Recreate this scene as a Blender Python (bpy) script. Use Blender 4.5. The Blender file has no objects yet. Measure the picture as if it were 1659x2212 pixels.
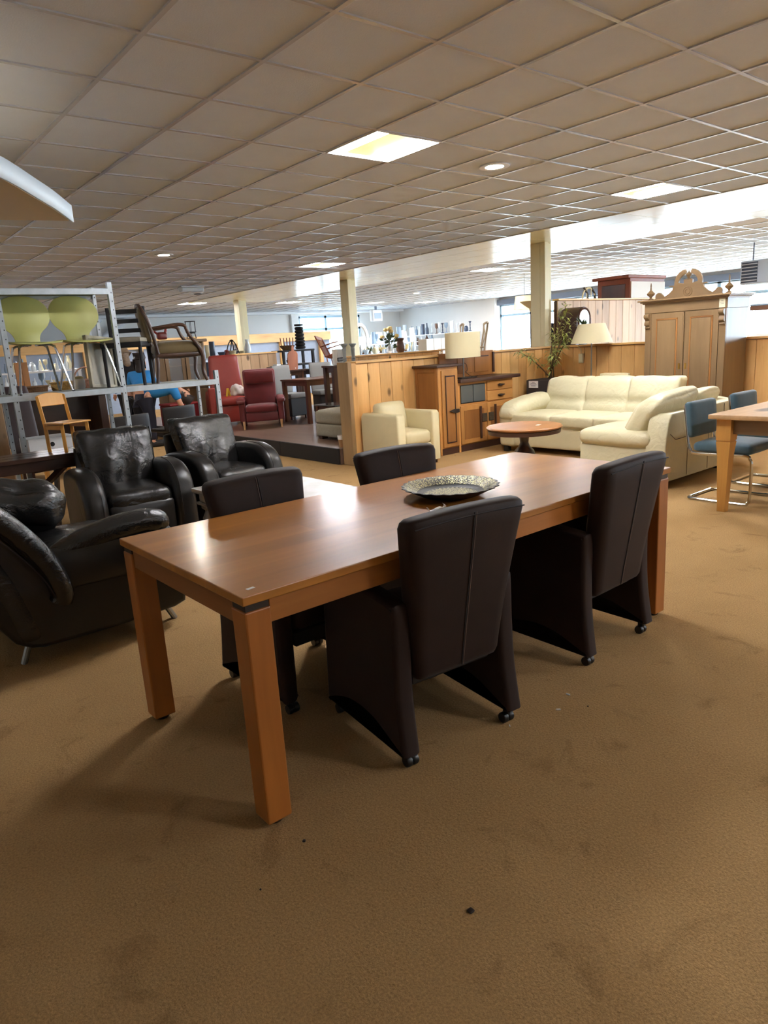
import bpy, bmesh, math, random
from mathutils import Vector, Matrix, noise
random.seed(7)
PI = math.pi
SC = bpy.context.scene
COL = SC.collection

# ------------------------------------------------------------------ camera
FPX, PITCH, ROLL, YAW, EYE = 1493.8, .2364, -.0621, .8951, 1.439
IW, IH = 1659, 2212
_cp, _sp = math.cos(PITCH), math.sin(PITCH)
FW = Vector((math.cos(YAW)*_cp, math.sin(YAW)*_cp, -_sp))
_r = Vector((math.sin(YAW), -math.cos(YAW), 0)); _u = _r.cross(FW)
RT = math.cos(ROLL)*_r + math.sin(ROLL)*_u
UP = -math.sin(ROLL)*_r + math.cos(ROLL)*_u
EYEP = Vector((0, 0, EYE))
cam_d = bpy.data.cameras.new('camera'); cam = bpy.data.objects.new('camera', cam_d); COL.objects.link(cam)
cam_d.sensor_fit = 'HORIZONTAL'; cam_d.sensor_width = 36; cam_d.lens = 36*FPX/IW
cam_d.clip_start = .02; cam_d.clip_end = 300
cam.matrix_world = Matrix(((RT.x, UP.x, -FW.x, 0), (RT.y, UP.y, -FW.y, 0), (RT.z, UP.z, -FW.z, EYE), (0, 0, 0, 1)))
SC.camera = cam

# ------------------------------------------------------------------ view + world
SC.view_settings.view_transform = 'Standard'; SC.view_settings.look = 'None'
SC.view_settings.gamma = 1; SC.view_settings.use_curve_mapping = False
SC.view_settings.exposure = 0.82
PANEL = 38.0      # brightness of the ceiling panels
SKY = 18.0         # brightness of the overcast sky
w = bpy.data.worlds.new('sky'); SC.world = w; w.use_nodes = True
bg = w.node_tree.nodes['Background']; bg.inputs[0].default_value = (.66, .83, 1.0, 1); bg.inputs[1].default_value = SKY
SC.cycles.max_bounces = 8; SC.cycles.diffuse_bounces = 5; SC.cycles.glossy_bounces = 4
SC.cycles.transmission_bounces = 6; SC.cycles.transparent_max_bounces = 8
SC.cycles.sample_clamp_indirect = 6; SC.cycles.caustics_reflective = False; SC.cycles.caustics_refractive = False

CEIL = 2.817
# room limits
X0, X1, Y0, Y1 = -5.0, 19.6, -6.0, 22.6

def portal(loc, sx, sy, rot):
    l = bpy.data.lights.new('window_portal', 'AREA'); l.shape = 'RECTANGLE'; l.size = sx; l.size_y = sy
    l.cycles.is_portal = True
    o = bpy.data.objects.new('window_portal', l); COL.objects.link(o); o.location = loc; o.rotation_euler = rot
portal((X1+.12, 5.6, 1.7), 2.0, 23.0, (0, PI/2, 0))
portal((16.0, Y1+.12, 1.85), 3.0, 1.8, (-PI/2, 0, 0))
portal((16.0, Y0-.12, 1.65), 6.0, 1.6, (PI/2, 0, 0))  # for the unseen near-wall window band, added for its light

# ------------------------------------------------------------------ helpers
def ray(px, py): return FW + (px-IW/2)/FPX*RT - (py-IH/2)/FPX*UP
def atz(px, py, z):
    d = ray(px, py); return EYEP + d*((z-EYE)/d.z)
def atx(px, py, x):
    d = ray(px, py); return EYEP + d*(x/d.x)
def aty(px, py, y):
    d = ray(px, py); return EYEP + d*(y/d.y)
def atd(px, py, t):
    d = ray(px, py); return EYEP + d*(t/math.hypot(d.x, d.y))
def proj(p):
    q = Vector(p)-EYEP; z = q.dot(FW)
    if z < .05: return None
    return (IW/2+FPX*q.dot(RT)/z, IH/2-FPX*q.dot(UP)/z, z)

def lin(c):
    return tuple(((v/255)/12.92 if v/255 <= .04045 else ((v/255+.055)/1.055)**2.4) for v in c) + (1,)

def sharpen(bm, ang=.62):
    for f in bm.faces: f.smooth = True
    for e in bm.edges:
        if len(e.link_faces) == 2:
            a = e.calc_face_angle(0)
            if a > ang: e.smooth = False
            elif ang < 1 and a > .2:
                p, q = e.link_faces[0].calc_area(), e.link_faces[1].calc_area()
                if max(p, q) > 8*min(p, q): e.smooth = False

def mesh_obj(name, bm, mat, parent=None, loc=(0, 0, 0), rot=(0, 0, 0), ang=.62, fix=True):
    if fix: bmesh.ops.recalc_face_normals(bm, faces=bm.faces)
    sharpen(bm, ang)
    me = bpy.data.meshes.new(name); bm.to_mesh(me); bm.free()
    me.materials.append(mat)
    return link(name, me, parent, loc, rot)
def link(name, me, parent=None, loc=(0, 0, 0), rot=(0, 0, 0)):
    o = bpy.data.objects.new(name, me); COL.objects.link(o)
    o.location = loc; o.rotation_euler = rot
    if parent: o.parent = parent
    return o
def tag(o, label, cat, group=None):
    o['label'] = label; o['category'] = cat
    if group: o['group'] = group
    return o
def thing(name, label, cat, loc=(0, 0, 0), rz=0, group=None, rot=None):
    o = bpy.data.objects.new(name, None); COL.objects.link(o); o.empty_display_size = .1
    o.location = loc; o.rotation_euler = rot if rot else (0, 0, rz)
    return tag(o, label, cat, group)
def struct(o): o['kind'] = 'structure'; return o
def dup(root, loc, rz, label=None, group=None):
    r = root.copy(); COL.objects.link(r); r.location = loc; r.rotation_euler = (0, 0, rz)
    if label: r['label'] = label
    if group: r['group'] = group
    for ch in list(root.children):
        c = ch.copy(); COL.objects.link(c); c.parent = r
        for g in list(ch.children):
            d = g.copy(); COL.objects.link(d); d.parent = c
    return r

def BM(): return bmesh.new()
def box(bm, c, s, bev=0, seg=1, rot=None):
    m = Matrix.Translation(c)
    if rot is not None: m = m @ rot
    m = m @ Matrix.Diagonal((s[0], s[1], s[2], 1))
    r = bmesh.ops.create_cube(bm, size=1, matrix=m)
    if bev > 0:
        es = list({e for v in r['verts'] for e in v.link_edges})
        bmesh.ops.bevel(bm, geom=es, offset=bev, segments=seg, affect='EDGES', profile=.5)
    return bm
def b2(bm, x0, x1, y0, y1, z0, z1, bev=0, seg=1):
    return box(bm, ((x0+x1)/2, (y0+y1)/2, (z0+z1)/2), (abs(x1-x0), abs(y1-y0), abs(z1-z0)), bev, seg)
def rz_(a): return Matrix.Rotation(a, 4, 'Z')
def rx_(a): return Matrix.Rotation(a, 4, 'X')
def ry_(a): return Matrix.Rotation(a, 4, 'Y')

def cushion(bm, c, s, r=.05, n=8, bulge=(0, 0, 0), rot=None, fn=None, wr=0, wf=6, seed=0):
    """rounded, slightly inflated box; fn(p)->p bends it, wr adds wrinkles"""
    h = Vector(s)*.5; r = min(r, min(h)*.98)
    vs = {}
    def vert(p):
        k = tuple(round(v, 5) for v in p)
        if k in vs: return vs[k]
        q = Vector((p[0]*h.x, p[1]*h.y, p[2]*h.z))
        i = Vector([max(-(h[a]-r), min(h[a]-r, q[a])) for a in range(3)])
        d = q-i
        if d.length > 1e-9: q = i + d.normalized()*r
        u = p
        q += Vector((bulge[0]*u[0]*(1-u[1]**2)*(1-u[2]**2), bulge[1]*u[1]*(1-u[0]**2)*(1-u[2]**2), bulge[2]*u[2]*(1-u[0]**2)*(1-u[1]**2)))
        if wr:
            nn = noise.noise(Vector((q.x*wf+seed*3.1, q.y*wf+seed*1.7, q.z*wf*.5+seed)))
            q += q.normalized()*wr*nn
        if fn: q = Vector(fn(q))
        if rot is not None: q = rot @ q
        vs[k] = bm.verts.new(q+Vector(c)); return vs[k]
    for ax in range(3):
        for sg in (-1, 1):
            for i in range(n):
                for j in range(n):
                    quad = []
                    for di, dj in ((0, 0), (1, 0), (1, 1), (0, 1)):
                        def warp(t): return math.sin(t*PI/2)*.45+t*.55
                        a, b = warp(-1+2*(i+di)/n), warp(-1+2*(j+dj)/n)
                        p = [0, 0, 0]; p[ax] = sg; p[(ax+1) % 3] = a; p[(ax+2) % 3] = b
                        quad.append(vert(p))
                    if sg < 0: quad.reverse()
                    try: bm.faces.new(quad)
                    except ValueError: pass
    return bm

def tube(bm, pts, r, seg=8, closed=False, rr=None):
    pts = [Vector(p) for p in pts]; n = len(pts); rings = []
    up = None
    for i, p in enumerate(pts):
        a = pts[(i-1) % n] if (closed or i > 0) else p
        b = pts[(i+1) % n] if (closed or i < n-1) else p
        t = (b-a).normalized()
        if up is None:
            up = Vector((0, 0, 1)) if abs(t.z) < .9 else Vector((1, 0, 0))
        s = t.cross(up)
        if s.length < 1e-6: s = t.orthogonal()
        s.normalize(); up = s.cross(t).normalized()
        rad = rr[i] if rr else r
        rings.append([bm.verts.new(p + (s*math.cos(2*PI*k/seg)+up*math.sin(2*PI*k/seg))*rad) for k in range(seg)])
    m = n if closed else n-1
    for i in range(m):
        A, B = rings[i], rings[(i+1) % n]
        for k in range(seg):
            bm.faces.new((A[k], A[(k+1) % seg], B[(k+1) % seg], B[k]))
    if not closed:
        bm.faces.new(rings[0][::-1]); bm.faces.new(rings[-1])
    return bm
def lathe(bm, prof, seg=20, c=(0, 0, 0), sq=None, cap=True):
    rings = []
    for (r, z) in prof:
        if r < 1e-5: rings.append([bm.verts.new((c[0], c[1], c[2]+z))])
        else: rings.append([bm.verts.new((c[0]+r*math.cos(2*PI*k/seg), c[1]+r*math.sin(2*PI*k/seg)*(sq or 1), c[2]+z)) for k in range(seg)])
    for A, B in zip(rings, rings[1:]):
        for k in range(seg):
            a, b = A[k % len(A)], A[(k+1) % len(A)]; c2, d = B[(k+1) % len(B)], B[k % len(B)]
            f = []
            for v in (a, b, c2, d):
                if v not in f: f.append(v)
            if len(f) > 2: bm.faces.new(f)
    for R_ in ((rings[0][::-1], rings[-1]) if cap else ()):
        if len(R_) > 2: bm.faces.new(R_)
    return bm
def prism(bm, poly, d0, d1, plane='xz', bev=0, seg=2):
    """extrude a 2D outline between d0 and d1 on the third axis"""
    def P(a, b, d): return {'xz': (a, d, b), 'xy': (a, b, d), 'yz': (d, a, b)}[plane]
    A = [bm.verts.new(P(a, b, d0)) for a, b in poly]; B = [bm.verts.new(P(a, b, d1)) for a, b in poly]
    n = len(poly); fs = [bm.faces.new(A), bm.faces.new(B[::-1])]
    for i in range(n): fs.append(bm.faces.new((A[i], B[i], B[(i+1) % n], A[(i+1) % n])))
    bmesh.ops.recalc_face_normals(bm, faces=fs)
    if bev:
        es = [e for e in set(A[i].link_edges[k] for i in range(n) for k in range(len(A[i].link_edges)))
              if e.other_vert(e.verts[0]) and (e.verts[0] in A and e.verts[1] in A)]
        es += [e for e in set(e for v in B for e in v.link_edges) if e.verts[0] in B and e.verts[1] in B]
        bmesh.ops.bevel(bm, geom=es, offset=bev, segments=seg, affect='EDGES', profile=.5)
    return bm
def bez(p, n=8):
    """smooth (Catmull-Rom) curve through points"""
    p = [Vector(q) for q in p]; out = []
    for i in range(len(p)-1):
        a, b, c, d = p[max(i-1, 0)], p[i], p[i+1], p[min(i+2, len(p)-1)]
        for k in range(n):
            t = k/n
            out.append(.5*((2*b)+(c-a)*t+(2*a-5*b+4*c-d)*t*t+(3*b-a-3*c+d)*t**3))
    out.append(p[-1]); return out
def curve2(pts, n=6): return [(v.x, v.y) for v in bez([(a, b, 0) for a, b in pts], n)]
def arc(cx, cy, r, a0, a1, n=8): return [(cx+r*math.cos(a0+(a1-a0)*k/n), cy+r*math.sin(a0+(a1-a0)*k/n)) for k in range(n+1)]

# ------------------------------------------------------------------ materials
def _mat(name):
    m = bpy.data.materials.new(name); m.use_nodes = True
    nt = m.node_tree; return m, nt, nt.nodes['Principled BSDF']
def _coords(nt, scale=(1, 1, 1), rnd=True):
    tc = nt.nodes.new('ShaderNodeTexCoord'); mp = nt.nodes.new('ShaderNodeMapping'); mp.inputs['Scale'].default_value = scale
    if rnd:
        oi = nt.nodes.new('ShaderNodeObjectInfo'); ml = nt.nodes.new('ShaderNodeMath'); ml.operation = 'MULTIPLY'; ml.inputs[1].default_value = 37
        nt.links.new(oi.outputs['Random'], ml.inputs[0])
        ad = nt.nodes.new('ShaderNodeVectorMath'); ad.operation = 'ADD'
        nt.links.new(tc.outputs['Object'], ad.inputs[0]); nt.links.new(ml.outputs[0], ad.inputs[1])
        nt.links.new(ad.outputs[0], mp.inputs['Vector'])
    else: nt.links.new(tc.outputs['Object'], mp.inputs['Vector'])
    return mp.outputs[0]
def _noise(nt, vec, scale, detail=4, rough=.55, dist=0):
    n = nt.nodes.new('ShaderNodeTexNoise'); n.inputs['Scale'].default_value = scale; n.inputs['Detail'].default_value = detail
    n.inputs['Roughness'].default_value = rough; n.inputs['Distortion'].default_value = dist
    nt.links.new(vec, n.inputs['Vector']); return n.outputs['Fac']
def _ramp(nt, fac, stops):
    r = nt.nodes.new('ShaderNodeValToRGB'); e = r.color_ramp.elements
    while len(e) < len(stops): e.new(.5)
    for i, (p, c) in enumerate(stops): e[i].position = p; e[i].color = c
    nt.links.new(fac, r.inputs[0]); return r.outputs[0]
def _mix(nt, fac, a, b, mode='MIX'):
    m = nt.nodes.new('ShaderNodeMix'); m.data_type = 'RGBA'; m.blend_type = mode
    for inp, v in ((m.inputs[0], fac), (m.inputs[6], a), (m.inputs[7], b)):
        if hasattr(v, 'links') or isinstance(v, bpy.types.NodeSocket): nt.links.new(v, inp)
        else: inp.default_value = v
    return m.outputs[2]
def _bump(nt, p, h, strength=.2, dist=.01):
    b = nt.nodes.new('ShaderNodeBump'); b.inputs['Strength'].default_value = strength; b.inputs['Distance'].default_value = dist
    nt.links.new(h, b.inputs['Height']); nt.links.new(b.outputs[0], p.inputs['Normal'])

def plain(name, c, rough=.5, metal=0, spec=.5, var=0, coat=0, vs=8, bump=0, bs=60, sheen=0):
    m, nt, p = _mat(name); col = lin(c)
    p.inputs['Base Color'].default_value = col; p.inputs['Roughness'].default_value = rough; p.inputs['Metallic'].default_value = metal
    p.inputs['Specular IOR Level'].default_value = spec; p.inputs['Coat Weight'].default_value = coat; p.inputs['Coat Roughness'].default_value = .1
    p.inputs['Sheen Weight'].default_value = sheen; p.inputs['Sheen Roughness'].default_value = .4
    if var or bump: v = _coords(nt)
    if var:
        f = _noise(nt, v, vs, 5)
        d = tuple(x*(1-var) for x in col[:3])+(1,); l = tuple(min(1, x*(1+var)) for x in col[:3])+(1,)
        nt.links.new(_ramp(nt, f, [(.3, d), (.7, l)]), p.inputs['Base Color'])
    if bump: _bump(nt, p, _noise(nt, v, bs, 3), bump, .004)
    return m
def wood(name, c1, c2, axis='z', rough=.45, sc=1.0, knots=0, coat=0, spec=.5, grain=9, tint=.12, bump=.08):
    m, nt, p = _mat(name)
    s = {'x': (.09, 1, 1), 'y': (1, .09, 1), 'z': (1, 1, .09)}[axis]
    v = _coords(nt, tuple(q*sc for q in s))
    g = _noise(nt, v, grain*3, 6, .6, .6)
    a, b = lin(c1), lin(c2)
    col = _ramp(nt, g, [(.28, b), (.52, tuple((x+y)/2 for x, y in zip(a, b))), (.72, a)])
    v2 = _coords(nt, tuple(q*sc for q in {'x': (.3, 1, 1), 'y': (1, .3, 1), 'z': (1, 1, .3)}[axis]))
    big = _noise(nt, v2, 2.2, 2)
    col = _mix(nt, .55, col, _ramp(nt, big, [(.35, tuple(x*(1-tint*2) for x in b[:3])+(1,)), (.65, tuple(min(1, x*(1+tint)) for x in a[:3])+(1,))]))
    oi = nt.nodes.new('ShaderNodeObjectInfo'); hs = nt.nodes.new('ShaderNodeHueSaturation')
    mr = nt.nodes.new('ShaderNodeMapRange'); mr.inputs[3].default_value = 1-tint; mr.inputs[4].default_value = 1+tint
    nt.links.new(oi.outputs['Random'], mr.inputs[0]); nt.links.new(mr.outputs[0], hs.inputs['Value'])
    nt.links.new(col, hs.inputs['Color']); col = hs.outputs[0]
    if knots:
        vo = nt.nodes.new('ShaderNodeTexVoronoi'); vo.inputs['Scale'].default_value = 1; vo.inputs['Randomness'].default_value = 1
        ks = {'x': (knots*.55, knots*1.1, knots*1.1), 'y': (knots*1.1, knots*.55, knots*1.1), 'z': (knots*1.1, knots*1.1, knots*.62)}[axis]
        nt.links.new(_coords(nt, ks), vo.inputs['Vector'])
        kf = _ramp(nt, vo.outputs['Distance'], [(.09, (1, 1, 1, 1)), (.15, (.5, .5, .5, 1)), (.19, (0, 0, 0, 1))])
        col = _mix(nt, kf, col, tuple(x*.28 for x in b[:3])+(1,))
    nt.links.new(col, p.inputs['Base Color'])
    p.inputs['Roughness'].default_value = rough; p.inputs['Coat Weight'].default_value = coat; p.inputs['Coat Roughness'].default_value = .15
    p.inputs['Specular IOR Level'].default_value = spec
    _bump(nt, p, g, bump, .002)
    return m
def staves(m, length=.9, width=.115, amt=.35):
    nt = m.node_tree; p = nt.nodes['Principled BSDF']; src = p.inputs['Base Color'].links[0].from_socket
    br = nt.nodes.new('ShaderNodeTexBrick'); br.inputs['Scale'].default_value = 1; br.inputs['Mortar Size'].default_value = 0
    br.inputs['Brick Width'].default_value = length; br.inputs['Row Height'].default_value = width; br.offset = .37
    br.inputs['Color1'].default_value = (.62, .58, .55, 1); br.inputs['Color2'].default_value = (1.12, 1.1, 1.06, 1); br.inputs['Bias'].default_value = .1
    nt.links.new(_coords(nt, rnd=False), br.inputs['Vector'])
    c = _mix(nt, amt, src, _mix(nt, 1.0, src, br.outputs['Color'], 'MULTIPLY')); nt.links.new(c, p.inputs['Base Color'])
def leather(name, c, rough=.36, wr=.25, sc=7, spec=.5, var=.08):
    m, nt, p = _mat(name); v = _coords(nt)
    col = lin(c); big = _noise(nt, v, 3, 3)
    nt.links.new(_ramp(nt, big, [(.3, tuple(x*(1-var) for x in col[:3])+(1,)), (.7, tuple(min(1, x*(1+var)) for x in col[:3])+(1,))]), p.inputs['Base Color'])
    p.inputs['Roughness'].default_value = rough; p.inputs['Specular IOR Level'].default_value = spec
    h = nt.nodes.new('ShaderNodeMath'); h.operation = 'MULTIPLY_ADD'; h.inputs[1].default_value = .12
    nt.links.new(_noise(nt, v, 160, 2), h.inputs[0]); nt.links.new(_noise(nt, v, sc, 4, .5, 1.2), h.inputs[2])
    _bump(nt, p, h.outputs[0], wr, .012)
    return m
def emit(name, c, s, base=(.8, .8, .8, 1)):
    m, nt, p = _mat(name); p.inputs['Base Color'].default_value = base
    p.inputs['Emission Color'].default_value = tuple(c)+(1,); p.inputs['Emission Strength'].default_value = s
    return m
def glassy(name, c=(.9, .95, .95), alpha=.25, rough=.05):
    m, nt, p = _mat(name); p.inputs['Base Color'].default_value = tuple(c)+(1,); p.inputs['Roughness'].default_value = rough
    p.inputs['Alpha'].default_value = alpha; return m

MT = {}
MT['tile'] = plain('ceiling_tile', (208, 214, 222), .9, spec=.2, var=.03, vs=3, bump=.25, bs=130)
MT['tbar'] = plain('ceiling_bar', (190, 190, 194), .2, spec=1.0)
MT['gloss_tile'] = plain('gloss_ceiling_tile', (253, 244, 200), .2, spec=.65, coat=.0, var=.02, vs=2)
MT['wallw'] = plain('white_wall_paint', (226, 224, 220), .7, var=.02, vs=1.5)
MT['col'] = plain('cream_paint', (216, 208, 172), .45, var=.03, vs=3)
MT['frame_al'] = plain('window_aluminium', (150, 175, 190), .4, metal=.3)
MT['dark_al'] = plain('blind_box_grey', (104, 112, 128), .5)
MT['pine'] = wood('knotty_pine', (240, 194, 128), (214, 160, 94), 'z', .45, 1, knots=4.4)
MT['pine_pale'] = wood('pale_pine', (200, 168, 132), (172, 138, 102), 'z', .55, 1, knots=4.4)
MT['pine_x'] = wood('pine_cap_x', (240, 196, 130), (212, 160, 96), 'x', .45)
MT['pine_y'] = wood('pine_cap_y', (240, 196, 130), (212, 160, 96), 'y', .45)
MT['teak'] = wood('honey_teak_top', (182, 120, 50), (140, 88, 34), 'x', .31, 1.0, coat=.25, grain=5, tint=.10, bump=.015)
staves(MT['teak'])
MT['teakx'] = wood('honey_teak_x', (182, 116, 50), (140, 82, 32), 'x', .42, 1, grain=5)
MT['teaky'] = wood('honey_teak_y', (170, 108, 52), (126, 74, 34), 'y', .42, 1, grain=5)
MT['teakz'] = wood('honey_teak_z', (178, 108, 44), (134, 76, 28), 'z', .42, 1, grain=5)
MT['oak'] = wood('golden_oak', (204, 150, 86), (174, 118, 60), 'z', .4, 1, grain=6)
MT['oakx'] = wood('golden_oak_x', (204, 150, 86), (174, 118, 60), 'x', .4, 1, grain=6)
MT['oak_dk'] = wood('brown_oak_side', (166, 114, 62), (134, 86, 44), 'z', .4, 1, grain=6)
MT['ebony'] = plain('dark_stained_trim', (66, 42, 34), .4, var=.15)
MT['wardrobe'] = wood('antique_pine', (144, 117, 84), (122, 96, 65), 'z', .42, 1, grain=6)
MT['wardrobe_y'] = wood('antique_pine_y', (144, 117, 84), (122, 96, 65), 'y', .42, 1, grain=6)
MT['redwood'] = wood('red_brown_wood', (150, 82, 56), (118, 60, 40), 'z', .45)
MT['darkwood'] = wood('dark_brown_wood', (66, 40, 30), (36, 22, 18), 'x', .3, coat=.3)
MT['darkwoodz'] = wood('dark_brown_wood_z', (74, 46, 34), (40, 25, 20), 'z', .32, coat=.2)
MT['beech'] = wood('yellow_beech', (222, 164, 78), (200, 138, 56), 'z', .38, grain=5, tint=.05)
MT['beech_pale'] = wood('pale_beech', (206, 164, 120), (178, 134, 92), 'z', .45)
MT['suede'] = plain('brown_suede_leather', (41, 27, 22), .62, spec=.22, var=.2, vs=5, sheen=.05, bump=.08, bs=240)
MT['stitch'] = plain('pale_brown_stitching', (118, 96, 88), .7)
MT['stitch_dk'] = plain('dark_seam', (26, 18, 18), .7)
MT['blackl'] = leather('black_leather', (26, 25, 25), .26, .9, 10, .6)
MT['blackl2'] = leather('black_leather_smooth', (27, 26, 26), .34, .2, 7, .5)
MT['cream'] = leather('cream_leather', (212, 204, 170), .4, .7, 10, .5, .04)
MT['cream2'] = leather('pale_yellow_leather', (214, 201, 160), .4, .2, 7, .5, .04)
MT['redl'] = leather('red_leather', (138, 50, 42), .38, .15, 7)
MT['redf'] = plain('dark_red_velour', (94, 19, 23), .8, var=.15, sheen=.4)
MT['darkred'] = leather('wine_red_leather', (94, 35, 38), .4, .12, 7)
MT['greyf'] = plain('grey_woven_fabric', (150, 144, 128), .9, var=.08, vs=40, bump=.3, bs=200)
MT['bluev'] = plain('blue_velvet', (62, 92, 108), .7, var=.2, vs=6, sheen=.5)
MT['chrome'] = plain('chrome', (210, 212, 214), .1, metal=1)
MT['galv'] = plain('galvanised_steel', (176, 186, 192), .42, metal=.55, var=.12, vs=14)
MT['galv_dk'] = plain('grey_shelf_board', (120, 124, 116), .6, var=.05)
MT['steel'] = plain('brushed_steel', (150, 152, 150), .35, metal=.9)
MT['blackp'] = plain('black_plastic', (22, 22, 22), .4)
MT['blackm'] = plain('black_matt', (24, 23, 26), .6)
MT['green'] = plain('lime_green_lacquer', (198, 198, 122), .45, var=.03)
MT['white'] = plain('white_gloss', (232, 234, 236), .4)
MT['whitem'] = plain('white_matt', (228, 226, 220), .8)
MT['paper'] = plain('white_paper', (240, 240, 238), .8)
MT['ink'] = plain('grey_ink', (90, 90, 90), .8)
MT['shade'] = plain('cream_lampshade', (226, 214, 176), .8, spec=.2)
MT['brass'] = plain('brass', (176, 140, 70), .3, metal=1)
MT['darkiron'] = plain('dark_iron', (58, 50, 46), .5, metal=.5)
MT['leaf'] = plain('plant_leaf', (176, 188, 112), .5, var=.25, vs=20)
MT['leafd'] = plain('dark_leaf', (60, 80, 48), .5, var=.2, vs=20)
MT['stem'] = plain('woody_stem', (96, 74, 50), .7)
MT['skin'] = plain('skin', (206, 152, 126), .5)
MT['bluecloth'] = plain('blue_cotton', (40, 128, 196), .85, var=.06)
MT['navy'] = plain('navy_cloth', (26, 28, 44), .9, var=.1)
MT['blackcloth'] = plain('black_cloth', (24, 22, 26), .9, var=.1)
MT['hair_d'] = plain('dark_hair', (38, 28, 26), .5, var=.2, vs=30)
MT['hair_b'] = plain('ash_blond_hair', (150, 128, 104), .5, var=.25, vs=30)
MT['glassp'] = glassy('pane_glass', (.10, .11, .11), .9, .08)
MT['glassc'] = glassy('clear_glass', (.86, .93, .97), .42, .06)
MT['greywood'] = wood('grey_washed_wood', (168, 160, 150), (120, 112, 104), 'x', .32, coat=.3)
MT['upholst'] = plain('olive_brown_velvet', (98, 82, 50), .75, var=.2, sheen=.4)
MT['walnut'] = wood('walnut_frame', (86, 58, 42), (54, 36, 28), 'z', .35)
MT['maroon'] = leather('maroon_leather', (60, 40, 42), .5, .1)
MT['vase_w'] = plain('white_glaze', (226, 236, 242), .2)
MT['vase_g'] = plain('grey_blue_glaze', (120, 140, 160), .3)
MT['vase_y'] = plain('straw_ceramic', (206, 190, 140), .4)
MT['vase_b'] = plain('brown_ceramic', (96, 68, 54), .35)
MT['vase_k'] = plain('slate_glaze', (62, 72, 92), .3)
MT['basket'] = plain('brown_wicker', (104, 76, 50), .8, var=.4, vs=60, bump=.5, bs=90)
MT['board'] = wood('warm_chopping_board', (176, 108, 72), (140, 80, 52), 'z', .45)
MT['cherry'] = wood('cherry_brown', (88, 48, 33), (64, 34, 24), 'z', .35, coat=.2)
MT['purple'] = plain('pink_purple_cloth', (190, 60, 140), .8)

# carpet
def carpet():
    m, nt, p = _mat('tan_carpet'); v = _coords(nt, rnd=False)
    big = _noise(nt, v, .9, 4, .6); mid = _noise(nt, v, 5, 5, .65, .8); fine = _noise(nt, v, 150, 3, .75); fib = _noise(nt, v, 90, 3, .7)
    a = _ramp(nt, big, [(.3, lin((163, 130, 87))), (.7, lin((181, 147, 102)))])
    st = _ramp(nt, mid, [(.30, lin((124, 98, 64))), (.42, (1, 1, 1, 1))])
    c = _mix(nt, .30, a, _mix(nt, 1.0, a, st, 'MULTIPLY'))
    sp = _ramp(nt, fine, [(.3, (.45, .45, .45, 1)), (.7, (1.4, 1.4, 1.4, 1))])
    c = _mix(nt, .6, c, _mix(nt, 1.0, c, sp, 'MULTIPLY'))
    nt.links.new(c, p.inputs['Base Color']); p.inputs['Roughness'].default_value = .95; p.inputs['Specular IOR Level'].default_value = .1
    _bump(nt, p, fib, .5, .01)
    return m
MT['carpet'] = carpet()
def tray_mat():
    m, nt, p = _mat('engraved_brass'); v = _coords(nt, rnd=False)
    vo = nt.nodes.new('ShaderNodeTexVoronoi'); vo.inputs['Scale'].default_value = 170; nt.links.new(v, vo.inputs['Vector'])
    c = _ramp(nt, vo.outputs['Distance'], [(.12, lin((206, 198, 140))), (.32, lin((150, 140, 92))), (.48, lin((30, 28, 22)))])
    nt.links.new(c, p.inputs['Base Color']); p.inputs['Metallic'].default_value = .9; p.inputs['Roughness'].default_value = .3
    _bump(nt, p, vo.outputs['Distance'], .4, .003); return m
MT['tray'] = tray_mat()

# ================================================================== SETTING
bm = BM(); b2(bm, X0-.2, X1+.2, Y0-.2, Y1+.2, -.12, 0)
struct(mesh_obj('floor', bm, MT['carpet']))['label'] = 'worn tan carpet with scattered stains'

# ---- outside
bm = BM(); b2(bm, X1+.3, 90, -60, 90, -.3, -.12); b2(bm, -40, X1+.25, Y1+.3, 90, -.3, -.12)
struct(mesh_obj('floor_outside', bm, plain('pale_paving', (206, 208, 206), .9)))
nb = thing('neighbour_building', 'pale low building with a grey-green pitched roof beyond the far window', 'building', (22, 44, -.12))
bm = BM(); b2(bm, -9, 9, -3, 3, 0, 3); mesh_obj('wall', bm, plain('pale_render', (226, 226, 222), .9), nb)
bm = BM(); prism(bm, [(-9.6, 3), (9.6, 3), (6, 5.6), (-6, 5.6)], -3.4, 3.4, 'xz'); mesh_obj('roof', bm, plain('grey_green_roof', (186, 206, 198), .8), nb)

# ---- walls
bm = BM(); b2(bm, X0-.2, X0, Y0-.2, Y1+.2, 0, 3.0); struct(mesh_obj('wall_back', bm, MT['wallw']))
bm = BM(); b2(bm, X0, 13, Y0-.2, Y0, 0, 3.0); b2(bm, 19, X1+.2, Y0-.2, Y0, 0, 3.0); b2(bm, 13, 19, Y0-.2, Y0, 0, .85); b2(bm, 13, 19, Y0-.2, Y0, 2.45, 3.0); struct(mesh_obj('wall_near', bm, MT['wallw']))  # opening cut for the added window band behind the camera
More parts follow.
